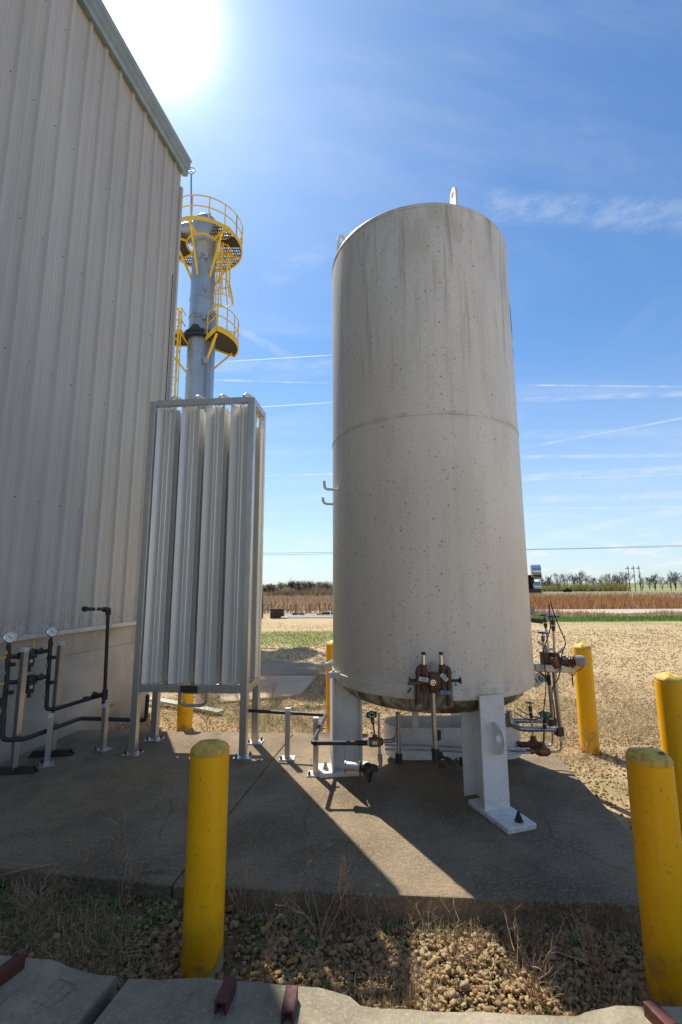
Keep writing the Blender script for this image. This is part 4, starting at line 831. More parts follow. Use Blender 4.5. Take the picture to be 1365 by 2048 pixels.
for x, y, Y in ((14, 1345, Ya), (7, 1421, Ya), (96, 1330, Yb), (92, 1390, Yb)): m = MB(); m.cyl(px(x, y-3, Y=Y), px(x-.3, y+3, Y=Y), .0192, 14); m.build('tape_band', 'tape_cyan', st1)
for x, y, Y in ((5, 1405, Ya), (3, 1440, Ya)): m = MB(); m.cyl(px(x, y-9, Y=Y), px(x-1, y+9, Y=Y), .036, 12); m.cyl(px(x, y, Y=Y), px(x-9, y, Y=Y-.03), .026, 10); m.build('check_valve', 'black_iron', st1, smooth=True)
for x, y, Y in ((18, 1329, Ya), (14, 1385, Ya), (100, 1315, Yb), (97, 1365, Yb)): m = MB(); m.box(px(x+4, y, Y=Y-.01), (.06, .035, .028)); m.cyl(px(x-5, y, Y=Y-.02), px(x+1, y, Y=Y-.02), .014, 8); m.build('pipe_clamp', 'dark_iron', st1)
m = MB(); m.beam(px(217, 1413, Y=4.60), px(231, 1408, Y=4.60), .012, .02); m.build('orange_tag', 'orange_tag', st1)
for (x, y, yt, lab, rot) in ((26, 1548, 1297, 'tall slotted metal post nearest the left edge, gauge pipe clamped to it', -.3), (103, 1512, 1285, 'tall slotted metal post further along the wall, right gauge pipe clamped to it', -.3)):
    b = px(x, y, z=0); b.z = 0; t = px(x+10, yt, Y=b.y); h = t.z; P_ = thing('strut_post', lab, 'post', (b.x, b.y, 0), 'tall strut posts'); ax = (Vector((math.cos(rot), math.sin(rot), 0)), Vector((-math.sin(rot), math.cos(rot), 0)), Vector((0, 0, 1)))
    m = MB(); m.box(b+Vector((0, 0, h/2+.02))-ax[1]*-.012, (.044, .020, h-.04), axes=ax)
    for s_ in (-1, 1): m.box(b+Vector((0, 0, h/2+.02))-ax[1]*.008+ax[0]*s_*.017, (.010, .026, h-.04), axes=ax)
    m.build('channel', 'aluminium', P_)
    m = MB(); m.box(b+Vector((0, 0, h-.01)), (.048, .048, .035), axes=ax); m.build('post_cap', 'tag_white', P_, bevel=.003)
    fd = Vector((.98, .12, 0)); fn = Vector((-.12, .98, 0)); m = MB(); L2 = .15
    prof = [(-L2-.04, 0), (L2+.04, 0), (L2, .05), (-L2, .05)]
    for sgn_ in (-1, 1): m.prism([b+fd*u+fn*(sgn_*.024)+Vector((0, 0, v+.001)) for u, v in prof], fn*.004)
    m.box(b+Vector((0, 0, .049)), (2*L2, .05, .004), axes=(fd, fn, Vector((0, 0, 1)))); m.box(b+Vector((0, 0, .004)), (2*L2+.06, .046, .005), axes=(fd, fn, Vector((0, 0, 1)))); m.build('foot_channel', 'dark_iron', P_)

# ------------------------------------------------------------------ bollards
def bollard_cap_noise(x, y): return .5*noise.noise(Vector((x*30, y*30, 1)))
def make_bollard(loc, h, r=.0865, lean=0):
    B = thing('bollard', '', 'bollard', loc, 'yellow bollards around the pad')
    c = Vector(loc); m = MB(); m.lathe([(r, -.15), (r, 0), (r, h-.035), (r-.004, h-.03)], c, 48); m.build('post', 'bollard_yellow', B, smooth=True)
    m = MB(); prof = [(r-.002, h-.032)] + [((r+.001)*math.cos(a), h-.03+.048*math.sin(a)) for a in np.linspace(.08, 1.5, 9)] + [(0.001, h+.018)]
    m.lathe(prof, c, 48)
    m.v = [(x, y, z+(.012*noise.noise(Vector((x*22, y*22, h*9))) if z > c.z+h-.028 else 0)) for x, y, z in m.v]
    m.build('cap', 'cap_yellow', B, smooth=True, autos=80); return B
spec = [(404, 1945, None, .915, 'yellow bollard standing in the front gravel, nearest the camera left of centre'),
        (1.312, 2.12, 'w', .915, 'yellow bollard at the front right corner with a cracked hole in its cap'),
        (1181, 1503, None, 1.015, 'yellow bollard behind the pipework right of the tank, lowest part wrapped by dry weed'),
        (2.30, 3.40, 'w', .99, 'yellow bollard at the right picture edge behind the front corner bollard'),
        (668, 1464, None, .98, 'yellow bollard behind the pad, half hidden by the left flank of the tank'),
        (369, 1459, None, .98, 'yellow bollard standing in grass behind the vaporizer')]
proto = None
for x, y, k, h, lab in spec:
    p = px(x, y, z=-.13) if k is None else Vector((x, y, -.13))
    if proto is None: B = proto = make_bollard(p, .915); 
    else:
        B = copy_tree(proto); B.location = p; B.rotation_euler.z = random.uniform(0, 6)
        B.scale = (1, 1, h/.915)
    B['label'] = lab
    if x == 1.312:
        B.rotation_euler = (0, 0, 0)
        m = MB(); cz = p.z+.915; base_ = [(.018, -.052), (.034, -.046), (.046, -.056), (.062, -.048), (.058, -.034), (.040, -.030), (.030, -.036), (.016, -.038)]
        vs = [(p.x+a, p.y+b, cz-.03+.050*math.sqrt(max(0, 1-(a*a+b*b)/.0078))+.002) for a, b in base_]; m.add(vs, [tuple(range(8))]); m.build('cap_hole', 'ink', B)
# bare patch at the foot of the first bollard
b1 = px(404, 1945, z=-.13); m = MB(); vs = []; 
for i in range(17):
    t = R(-85+i*6.5); hgt = .03+.17*max(0, (i-3)/13)**1.2*(1 if i < 15 else .4) + .01*math.sin(i*2.1); rr = .0875
    vs += [b1+Vector((rr*math.cos(t), rr*math.sin(t), -.03)), b1+Vector((rr*math.cos(t), rr*math.sin(t), hgt*.62))]
m.add(vs, [(2*i, 2*i+2, 2*i+3, 2*i+1) for i in range(16)]); m.build('bare_patch', 'peeled', proto)

# ------------------------------------------------------------------ front concrete barriers
def wavy(pts, sub=6, amp=.003):
    out = []
    for i in range(len(pts)-1):
        for k in range(sub): 
            q = Vector(pts[i]).lerp(Vector(pts[i+1]), k/sub); q.y += amp*noise.noise(Vector((q.x*25, q.y*9, 5))); out.append(q)
    out.append(Vector(pts[-1])); return out
ZBAR = .10
def barrier(topfar, label, brackets, x_end=None):
    far = wavy([px(x, y, z=ZBAR) for x, y in topfar]); L, Rr = far[0], far[-1]
    B = thing('concrete_barrier', label, 'barrier', (sum(p.x for p in far)/len(far), 1.6, -.13), 'grey concrete barriers along the foreground')
    dl = (px(topfar[0][0]-62, 2048, z=ZBAR)-L) if x_end is None else x_end
    dl = dl.normalized() if dl.length else Vector((0, -1, 0))
    n_ = Vector((-.18, -.98, 0)).normalized(); rows = [(0, 0), (.015, .0), (.20, .006), (.42, -.004), (.60, -.02)]
    m = MB(); N = len(far); vs = []
    for k, (d, dz) in enumerate([(0, -.25), (0, -.012)] + [(a+.01, b) for a, b in rows] + [(.63, -.25)]):
        for i, q in enumerate(far):
            e = .006*noise.noise(Vector((q.x*6, d*8, 9)))
            vs.append(q+n_*d+Vector((0, 0, dz+(e if k > 1 else 0))))
    K = len(rows)+3
    fs = [(k*N+i, k*N+i+1, (k+1)*N+i+1, (k+1)*N+i) for k in range(K-1) for i in range(N-1)]
    fs += [tuple(k*N for k in range(K)), tuple(k*N+N-1 for k in reversed(range(K)))]
    m.add(vs, fs); m.build('block', 'barrier_concrete', B, smooth=True, autos=30)
    for x, y, ln, an in brackets:
        c = px(x, y, z=ZBAR+.02); d = Vector((math.sin(an), math.cos(an), 0)); s_ = Vector((d.y, -d.x, 0)); m = MB()
        m.box(c-s_*.017, (.008, ln, .045), axes=(s_, d, Vector((0, 0, 1)))); m.box(c+s_*.017, (.008, ln, .045), axes=(s_, d, Vector((0, 0, 1)))); m.box(c+Vector((0, 0, .018)), (.030, ln*.98, .009), axes=(s_, d, Vector((0, 0, 1))))
        m.box(c+d*(ln/2-.006), (.03, .008, .040), axes=(s_, d, Vector((0, 0, 1)))); m.build('lifting_bracket', 'red_oxide', B, bevel=.002)
    return B
b_a = barrier([(-260, 1893), (-100, 1898), (0, 1905), (60, 1911), (108, 1917), (150, 1933), (180, 1940), (236, 1948)], 'grey concrete barrier block at the lower left corner', [(12, 1945, .115, .35)], Vector((-.18, -.98, 0)))
b_b = barrier([(262, 1953), (330, 1955), (400, 1951), (520, 1960), (640, 1972), (700, 1987), (722, 2003), (760, 2010), (860, 2020), (950, 2016), (1030, 2024), (1150, 2026), (1170, 2018), (1230, 2007), (1365, 2008), (1500, 2014)],
        'long grey concrete barrier block with chipped edge and dark red brackets', [(452, 1992, .10, .12), (580, 2010, .10, .05), (1322, 2040, .09, -.22)], Vector((-.1, -1, 0)))
# cast recess lettering on the left block (shallow raised frame, worn)
m = MB(); c0 = px(112, 1985, z=ZBAR+.006)
d = Vector((.35, .94, 0)).normalized(); s_ = Vector((d.y, -d.x, 0))
for a, b, l1, l2 in ((-.04, 0, .003, .10), (.0, 0, .003, .10), (.04, .0, .003, .10)): m.box(c0+s_*a+d*b, (l1, l2, .003), axes=(s_, d, Vector((0, 0, 1))))
for b in (-.05, .05): m.box(c0+d*b, (.083, .003, .003), axes=(s_, d, Vector((0, 0, 1))))
m.build('cast_mark', 'barrier_concrete', b_a)

# ------------------------------------------------------------------ exhaust stack behind the building
SYc = 20.0
sc0 = px(400, 790, Y=SYc)
SXc = px(404, 620, Y=SYc).x
def sz_(y): return px(405, y, Y=SYc).z
stk = thing('exhaust_stack', 'tall blue-grey steel exhaust stack with yellow railed platforms and caged ladders', 'stack', (SXc, SYc, gz(SXc, SYc)))
sc = Vector((SXc, SYc, 0))
zf = sz_(678); ztop = sz_(508)
m = MB(); m.lathe([(.56, -.3), (.56, zf-.1)], sc, 40); m.build('lower_shell', 'stack_steel', stk, smooth=True)
m = MB(); m.lathe([(.55, zf+.1), (.55, ztop-1.2)], sc, 40); m.lathe([(.55, ztop-1.2), (.54, ztop-.2)], sc, 40); m.build('upper_shell', 'stack_steel', stk, smooth=True)
m = MB(); m.lathe([(.56, zf-.16), (.74, zf-.16), (.74, zf-.02), (.56, zf-.02)], sc, 40); m.lathe([(.56, zf+.01), (.74, zf+.01), (.74, zf+.14), (.56, zf+.14)], sc, 40)
for k in range(28): t = 2*math.pi*k/28; m.cyl(sc+Vector((.67*math.cos(t), .67*math.sin(t), zf-.22)), sc+Vector((.67*math.cos(t), .67*math.sin(t), zf+.2)), .03, 6)
m.build('flange', 'dark_steel', stk)
for z_ in (sz_(760), sz_(715), sz_(640), sz_(605), sz_(562), sz_(525)): m = MB(); m.lathe([(.555, z_-.02), (.58, z_-.01), (.58, z_+.01), (.555, z_+.02)], sc, 40); m.build('weld_ring', 'stack_steel', stk)
zp = sz_(493)       # platform level
m = MB(); m.lathe([(.54, ztop-.25), (.54, ztop+.3), (.68, ztop+.6), (.68, ztop+1.3), (.58, ztop+1.65), (.42, ztop+1.85), (.0, ztop+1.92)], sc, 36); m.build('stack_head', 'stack_steel', stk, smooth=True)
m = MB(); m.cyl(sc+Vector((-.4, 0, ztop+1.2)), sc+Vector((-2.6, .4, ztop+1.2)), .45, 24)
for k in (-1, 1): m.cyl(sc+Vector((.18*k, 0, ztop+1.8)), sc+Vector((.18*k, 0, ztop+2.2)), .05, 8)
m.build('side_duct', 'stack_steel', stk, smooth=True)
RP = 1.78
m = MB(); m.lathe([(.85, zp), (RP-.05, zp), (RP-.05, zp+.03), (.85, zp+.03), (.85, zp)], sc, 48, a0=R(-60), a1=R(230)); m.build('platform_grating', 'grating', stk)
m = MB(); m.lathe([(.85, zp-.02), (RP-.05, zp-.02), (RP-.05, zp), (.85, zp), (.85, zp-.02)], sc, 10, a0=R(150), a1=R(215)); m.build('solid_deck', 'dark_steel', stk); m = MB(); m.lathe([(.95, zp-.02), (RP-.05, zp-.02), (RP-.05, zp), (.95, zp), (.95, zp-.02)], sc, 6, a0=R(-22), a1=R(2)); m.build('solid_deck', 'dark_steel', stk)
m = MB(); m.lathe([(RP-.05, zp-.07), (RP, zp-.07), (RP, zp+.09), (RP-.05, zp+.09), (RP-.05, zp-.07)], sc, 48); m.lathe([(.80, zp-.05), (.86, zp-.05), (.86, zp+.03), (.80, zp+.03), (.80, zp-.05)], sc, 32)
for t in (212, 262, 318, 25, 90, 150): a = R(t); m.beam(sc+Vector((.8*math.cos(a), .8*math.sin(a), zp-.05)), sc+Vector(((RP-.03)*math.cos(a), (RP-.03)*math.sin(a), zp-.05)), .07, .10)
m.build('platform_ring', 'rail_yellow', stk)
for t in (212, 262, 318, 25, 90, 150):
    a = R(t); m = MB(); m.beam(sc+Vector(((1.45)*math.cos(a), (1.45)*math.sin(a), zp-.1)), sc+Vector((.56*math.cos(a), .56*math.sin(a), zp-1.9)), .075, .075); m.build('brace', 'rail_yellow', stk)
def railing(parent, c, r, z, t0, t1, n=24, h=1.1, posts=12):
    m = MB()
    for hh in (h, h*.52): m.tube([c+Vector((r*math.cos(R(t0+(t1-t0)*i/n)), r*math.sin(R(t0+(t1-t0)*i/n)), z+hh)) for i in range(n+1)], .028, 6, 0)
    for k in range(posts+1): a = R(t0+(t1-t0)*k/posts); p = c+Vector((r*math.cos(a), r*math.sin(a), z)); m.cyl(p, p+Vector((0, 0, h)), .028, 6)
    return m.build('railing', 'rail_yellow', parent, smooth=True)
railing(stk, sc, RP-.02, zp+.05, -20, 340, 64, posts=15)
def ladder(parent, base, top, out, wd=.45, cage=None, flare=False):
    base, top, out = Vector(base), Vector(top), Vector(out).normalized(); s_ = out.cross(Vector((0, 0, 1))).normalized(); m = MB()
    for k in (-1, 1): m.beam(base+s_*k*wd/2, top+s_*k*wd/2, .07, .04, up=out)
    n = int((top-base).length/.3)
    for i in range(n): q = base.lerp(top, (i+.5)/n); m.cyl(q-s_*wd/2, q+s_*wd/2, .018, 6)
    for i in range(3): q = base.lerp(top, .15+.33*i); m.beam(q-s_*wd/2, q-s_*wd/2-out*.35, .05, .05)
    Ld = m.build('ladder', 'rail_yellow', parent)
    if cage:
        z0, z1 = cage; m = MB(); zs = list(np.arange(z0, z1, .9))+[z1]
        for zi, z in enumerate(zs):
            fl = 1.35 if (flare and zi == 0) else 1.0
            ring = [Vector((base.x, base.y, z))+s_*(.38*fl*math.cos(t))*-1+out*(.36*fl+.40*fl*math.sin(t)-.2*fl) for t in np.linspace(-.55, math.pi+.55, 13)]
            m.tube(ring, .03, 5, 0)
        for t in np.linspace(-.3, math.pi+.3, 7):
            pts = []
            for zi, z in enumerate(zs):
                fl = 1.35 if (flare and zi == 0) else 1.0; pts.append(Vector((base.x, base.y, z))+s_*(.38*fl*math.cos(t))*-1+out*(.36*fl+.40*fl*math.sin(t)-.2*fl))
            m.tube(pts, .03, 5, 0)
        m.build('ladder_cage', 'rail_yellow', Ld)
    return Ld
z2 = sz_(687)     # right lower platform
lx = px(434, 600, Y=SYc).x
ladder(stk, (lx, SYc+.05, z2), (lx, SYc+.05, zp+1.0), (1, .0, 0), cage=(sz_(600), zp+.9), flare=True)
# right platform: sector deck
m = MB(); m.lathe([(.6, z2-.02), (1.72, z2-.02), (1.72, z2+.02), (.6, z2+.02), (.6, z2-.02)], sc, 12, a0=R(-50), a1=R(40)); m.build('lower_deck', 'dark_steel', stk)
m = MB(); m.lathe([(1.70, z2-.12), (1.76, z2-.12), (1.76, z2+.12), (1.70, z2+.12), (1.70, z2-.12)], sc, 16, a0=R(-50), a1=R(40))
for t in (-50, 40): a = R(t); m.beam(sc+Vector((.6*math.cos(a), .6*math.sin(a), z2)), sc+Vector((1.74*math.cos(a), 1.74*math.sin(a), z2)), .06, .2)
m.build('deck_edge', 'rail_yellow', stk); railing(stk, sc, 1.72, z2+.05, -50, 40, 16, posts=5)
for t in (-50, 40): 
    m = MB(); a = R(t); d = Vector((math.cos(a), math.sin(a), 0))
    for hh in (1.15, .6): m.cyl(sc+d*.75+Vector((0, 0, z2+hh)), sc+d*1.72+Vector((0, 0, z2+hh)), .028, 6)
    m.cyl(sc+d*.75+Vector((0, 0, z2)), sc+d*.75+Vector((0, 0, z2+1.15)), .028, 6)
    m.build('side_rail', 'rail_yellow', stk)
for t in (-45, 30): a = R(t); m = MB(); m.beam(sc+Vector((1.5*math.cos(a), 1.5*math.sin(a), z2-.1)), sc+Vector((.58*math.cos(a), .58*math.sin(a), z2-1.2)), .08, .08); m.build('brace', 'rail_yellow', stk)
# left platform and its caged ladder, partly behind the wall corner
z3 = sz_(684)
m = MB(); m.box(sc+Vector((-1.55, -.3, z3)), (1.9, 1.1, .06)); m.build('lower_deck', 'dark_steel', stk)
m = MB()
for yy in (-.86, .26): m.beam(sc+Vector((-2.5, yy, z3+.02)), sc+Vector((-.58, yy, z3+.02)), .05, .2)
m.beam(sc+Vector((-.6, -.86, z3+.02)), sc+Vector((-.6, .26, z3+.02)), .05, .2)
m.build('deck_edge', 'rail_yellow', stk)
m = MB()
for hh in (1.15, .6):
    m.cyl(sc+Vector((-2.5, -.86, z3+hh)), sc+Vector((-.62, -.86, z3+hh)), .028, 6); m.cyl(sc+Vector((-.62, -.86, z3+hh)), sc+Vector((-.62, -.3, z3+hh)), .028, 6)
for xx in (-2.5, -1.9, -1.3, -.62): m.cyl(sc+Vector((xx, -.86, z3)), sc+Vector((xx, -.86, z3+1.15)), .028, 6)
m.build('side_rail', 'rail_yellow', stk)
ladder(stk, (SXc-1.0, SYc-.75, 4.0), (SXc-1.0, SYc-.75, z3+1.1), (0, -1, 0), cage=(5.0, z3+.9))
m = MB(); m.beam(sc+Vector((-1.8, -.8, z3-.1)), sc+Vector((-.5, -.3, z3-1.6)), .08, .08); m.beam(sc+Vector((-2.2, -.8, z3-.1)), sc+Vector((-2.2, -.8, z3-4)), .08, .08); m.build('brace', 'rail_yellow', stk)
xr = px(426, 720, Y=SYc-.4).x
m = MB(); m.cyl((xr, SYc-.45, -.2), (xr, SYc-.45, sz_(648)), .10, 14); m.build('riser_pipe', 'stack_steel', stk, smooth=True)
m = MB(); m.cyl((xr, SYc-.45, sz_(648)), (xr, SYc-.45, sz_(640)), .14, 12); m.cyl((xr, SYc-.45, sz_(640)), (xr, SYc-.45, sz_(634)), .05, 8); m.cyl((xr, SYc-.45, sz_(643)), (xr-.9, SYc-.6, sz_(646)), .03, 8); m.build('valve', 'grey_cap', stk)
m = MB(); c_ = px(391, 656, Y=SYc-.6); m.cyl(c_+Vector((0, .4, .1)), c_+Vector((0, -.05, 0)), .14, 14); m.cyl(c_, c_+Vector((0, -.04, 0)), .2, 14); m.build('nozzle', 'dark_iron', stk)
m = MB(); p = px(383, 445, Y=SYc-1.5); q = px(383, 348, Y=SYc-1.5); m.cyl(p, q, .035, 6); m.tube([q+Vector((.17*math.cos(t), 0, .17+.17*math.sin(t))) for t in np.linspace(0, 2*math.pi, 14, endpoint=False)], .016, 5, closed=True)
for t in (0, 60, 120): d = Vector((math.cos(R(t)), 0, math.sin(R(t))))*.17; m.cyl(q+Vector((0, 0, .17))-d, q+Vector((0, 0, .17))+d, .012, 5)
m.build('lightning_rod', 'steel', stk)
m = MB()
for x, y in ((400, 510), (414, 510), (412, 573), (409, 632), (409, 662), (411, 720)): m.box(px(x, y, Y=SYc-.58), (.16, .08, .3))
m.build('lug_plate', 'stack_steel', stk)

# ------------------------------------------------------------------ loose stones
def rock_base(sub):
    bm = bmesh.new(); bmesh.ops.create_icosphere(bm, subdivisions=sub, radius=1); v = np.array([w_.co[:] for w_ in bm.verts]); f = np.array([[q.index for q in ff.verts] for ff in bm.faces]); bm.free(); return v, f
def stones(name, P, S, sub, mat_='stone'):
    bv, bf = rock_base(sub); n = len(P); k = len(bv)
    vari = []
    for i in range(12):
        d = 1+rng.normal(0, .21, (k, 1)); vv = bv*d*rng.uniform(.5, 1.35, (1, 3)); vari.append(vv)
    vari = np.array(vari)[rng.integers(0, 12, n)]
    q = rng.normal(size=(n, 4)); q /= np.linalg.norm(q, axis=1, keepdims=True); w_, x, y, z = q.T
    Rm = np.stack([1-2*(y*y+z*z), 2*(x*y-z*w_), 2*(x*z+y*w_), 2*(x*y+z*w_), 1-2*(x*x+z*z), 2*(y*z-x*w_), 2*(x*z-y*w_), 2*(y*z+x*w_), 1-2*(x*x+y*y)], 1).reshape(n, 3, 3)
    V = np.einsum('nij,nkj->nki', Rm, vari)*S[:, None, None]; V[:, :, 2] *= .75; V += P[:, None, :]
    Fc = (bf[None]+(np.arange(n)*k)[:, None, None]).reshape(-1, 3)
    return bigmesh(name, V.reshape(-1, 3), Fc, mat_, np.repeat(rng.random(n), k))
def slab_front(x): 
    fp = [fl]+[front[0], front[1], front[2], front[3], fr]
    for a, b in zip(fp, fp[1:]):
        if a.x <= x <= b.x: return a.y+(b.y-a.y)*(x-a.x)/(b.x-a.x)
    return 2.4
gzv = np.vectorize(gz)
def front_pts(n, x0, x1, dens):
    out = []
    while len(out) < n:
        x = random.uniform(x0, x1); y = random.uniform(1.80, 2.85)
        if y > slab_front(x)+.0: continue
        if random.random() > dens(x, y): continue
        out.append((x, y, gz(x, y)))
    return np.array(out)
dn = lambda x, y: (.10 if x < -1.0 else (.55 if x < -.75 else 1.)) * (1 if noise.noise(Vector((x*3, y*3, 7))) > -.25 else .35)
P = front_pts(10500, -1.9, 1.7, dn); S = .0045+.0125*rng.random(len(P))**2.2; P[:, 2] += S*.35+rng.uniform(-.002, .012, len(P))
o = stones('gravel', P, S, 2 if False else 1); tag(o, 'tan crushed gravel lying between the pad and the front barrier', 'gravel', kind='stuff')
P = np.stack([rng.uniform(1.6, 4.6, 9000), rng.uniform(1.9, 7.0, 9000), np.zeros(9000)], 1)
ok = (P[:, 0] > 1.93+.0*P[:, 1]) | (P[:, 1] > 5.0); P = P[ok]; P[:, 2] = gzv(P[:, 0], P[:, 1]); S = rng.uniform(.006, .015, len(P)); P[:, 2] += S*.3
o = stones('gravel', P, S, 1); tag(o, 'yellowish gravel beside the right edge of the pad', 'gravel', kind='stuff')
n = 30000; yy = 5.05+rng.random(n)**1.4*12; xx = rng.uniform(-1.2, 1.2, n)*(yy*.75+.4)+.6; P = np.stack([xx, yy, gzv(xx, yy)], 1)
w0 = np.array([P[:, 0]-WB.x, P[:, 1]-WB.y]).T @ np.array([WN.x, WN.y]); P = P[(w0 > .05) | (P[:, 1] > 6.6)]
S = rng.uniform(.007, .018, len(P))*(.7+P[:, 1]*.05); P[:, 2] += S*.2
o = stones('gravel', P, S, 1); tag(o, 'sunlit scattered pale gravel across the open lot behind the tank', 'gravel', kind='stuff')

# ------------------------------------------------------------------ grass, litter, reeds
def blades(name, P, H, W, m_, lean=.5, flat=False, seg=2):
    n = len(P); az = rng.uniform(0, 2*math.pi, n); a2 = rng.uniform(0, 2*math.pi, n); ln = rng.random(n)*lean
    dx, dy = np.cos(az), np.sin(az); sx_, sy_ = np.cos(a2)*W/2, np.sin(a2)*W/2
    mid = P+np.stack([dx*H*ln*.35, dy*H*ln*.35, H*.55*(1-.3*ln)], 1); tip = P+np.stack([dx*H*ln, dy*H*ln, H*(1-.45*ln)], 1)
    if flat: mid = P+np.stack([dx*H*.5, dy*H*.5, H*0+.012], 1); tip = P+np.stack([dx*H, dy*H, rng.uniform(.0, .02, n)], 1)
    s_ = np.stack([sx_, sy_, np.zeros(n)], 1)
    V = np.stack([P-s_, P+s_, mid+s_*.7, mid-s_*.7, tip], 1).reshape(-1, 3); b = np.arange(n)*5
    Fc = np.concatenate([np.stack([b, b+1, b+2], 1), np.stack([b, b+2, b+3], 1), np.stack([b+3, b+2, b+4], 1)])
    return bigmesh(name, V, Fc, m_, np.repeat(rng.random(n), 5))
def clumped(n, cl, spread, box, cond=None):
    cx_ = rng.uniform(box[0], box[1], cl); cy_ = rng.uniform(box[2], box[3], cl); k = rng.integers(0, cl, n)
    x = cx_[k]+rng.normal(0, spread, n); y = cy_[k]+rng.normal(0, spread, n); keep = np.ones(n, bool)
    if cond: keep = cond(x, y)
    x, y = x[keep], y[keep]; return np.stack([x, y, gzv(x, y)], 1)
def offwall(x, y): return (((x-WB.x)*WN.x+(y-WB.y)*WN.y) > .05) | (y > 6.6)
def behind(x, y): 
    pad = (y < 5.12-.02*x) & (x < 2.03)
    q = [px(440, 1350, z=-.09), px(635, 1351, z=-.09), px(600, 1389, z=-.09)]
    onpad = (y > q[2].y) & (y < q[0].y+2.6) & (x < q[1].x-.1) & (x > -3)
    return (~pad) & offwall(x, y) & (~onpad)
# near litter & straw behind the pad
P = clumped(38000, 500, .28, (-3.2, 4.5, 5.1, 9.5), behind); H = rng.uniform(.03, .13, len(P))
o = blades('dry_grass', P, H, .005, 'dry_blade', 1.6); tag(o, 'straw coloured dry grass litter behind the concrete pad', 'grass', kind='stuff')
P = clumped(2600, 50, .14, (-2.6, 3.4, 5.1, 8.5), behind); H = rng.uniform(.03, .11, len(P))
o = blades('green_grass', P, H, .007, 'green_blade', .9); tag(o, 'fresh green grass tufts growing behind the pad', 'grass', kind='stuff')
P = clumped(16000, 300, .5, (-8, 14, 9, 21)); H = rng.uniform(.03, .10, len(P)); o = blades('dry_grass', P, H, .014, 'dry_blade', 1.8); tag(o, 'sparse dry stubble scattered over the far gravel lot', 'grass', kind='stuff')
P = clumped(2600, 40, .12, (1.95, 3.6, 3.2, 6)); P = P[(P[:, 0] > 2.0)]; H = rng.uniform(.03, .12, len(P)); o = blades('dry_grass', P, H, .005, 'dry_blade', 1.3); tag(o, 'dry grass tufts around the bollards right of the pad', 'grass', kind='stuff')
P = clumped(5500, 90, .35, (-6, 3, 12.4, 16.2)); H = rng.uniform(.02, .06, len(P)); o = blades('green_grass', P, H, .018, 'green_blade', .8); tag(o, 'patchy green grass strip across the lot left of the tank', 'grass', kind='stuff')
n = 22000; x = rng.uniform(4, 34, n); y = rng.uniform(20.6, 24.0, n); P = np.stack([x, y, gzv(x, y)], 1); o = blades('green_grass', P, rng.uniform(.05, .14, n), .03, 'green_blade', .7); tag(o, 'bright green grass verge beside the far gravel road', 'grass', kind='stuff')
# front strip: matted dry litter at left, small tufts
P = front_pts(7000, -2.4, -.55, lambda x, y: min(1, max(.08, (-.5-x)/.6)) * (1 if noise.noise(Vector((x*3, y*3, 2))) > -.1 else .3)); H = rng.uniform(.03, .10, len(P)); o = blades('dry_grass', P, H, .0035, 'dry_blade', 1.9); tag(o, 'matted dead grass in the shade at the lower left', 'grass', kind='stuff')
P = front_pts(6500, -.5, 1.65, lambda x, y: .75*max(0, noise.noise(Vector((x*3.1, y*4, 5)))+.12)+(.5 if y > slab_front(x)-.10 else 0)+(.5 if (x > 1.0 and y < 2.2) else 0)+(.35 if y < 1.98 else 0)); H = rng.uniform(.02, .10, len(P)); o = blades('dry_grass', P, H, .003, 'dry_blade', 1.5); tag(o, 'thin dead grass growing through the front gravel', 'grass', kind='stuff')
P = front_pts(420, .15, .95, lambda x, y: 1 if y < 1.98 and noise.noise(Vector((x*5, 1, 1))) > 0 else .02); o = blades('green_grass', P, rng.uniform(.04, .12, len(P)), .004, 'green_blade', .6); tag(o, 'small green grass blades along the barrier edge', 'grass', kind='stuff')
# leafy rosettes
V = []; Fc = []; tone = []
def rosette(x, y, r, n=9):
    z = gz(x, y)+.005
    for k in range(n):
        a = 2*math.pi*k/n+random.uniform(-.3, .3); L = r*random.uniform(.7, 1.1); w_ = L*.26; d = Vector((math.cos(a), math.sin(a), 0)); s_ = Vector((-d.y, d.x, 0)); p = Vector((x, y, z)); b = len(V)
        V.extend([p, p+d*L*.5+s_*w_*.5+Vector((0, 0, L*.40)), p+d*L+Vector((0, 0, L*.32)), p+d*L*.5-s_*w_*.5+Vector((0, 0, L*.40)), p+d*L*.5+Vector((0, 0, L*.33))]); Fc.extend([(b, b+1, b+4), (b+1, b+2, b+4), (b+2, b+3, b+4), (b+3, b, b+4)]); tone.extend([random.random()*.8]*5)
for _ in range(150):
    x = random.uniform(-2.2, -.05); y = slab_front(x)-abs(random.gauss(.04, .14))
    if x > -.75 and random.random() < .6: continue
    rosette(x, y, random.uniform(.025, .055))
for _ in range(36): x = random.uniform(.1, 1.5); rosette(x, slab_front(x)-abs(random.gauss(.02, .05))-.02, random.uniform(.02, .045))
for _ in range(60): x = random.uniform(-2.4, 1.8); rosette(x, random.uniform(5.15, 6.6), random.uniform(.03, .06), 11)
o = bigmesh('leafy_weeds', np.array([v[:] for v in V]), np.array(Fc), 'green_blade', np.array(tone)); tag(o, 'low leafy green weeds hugging the edges of the pad', 'weeds', kind='stuff')
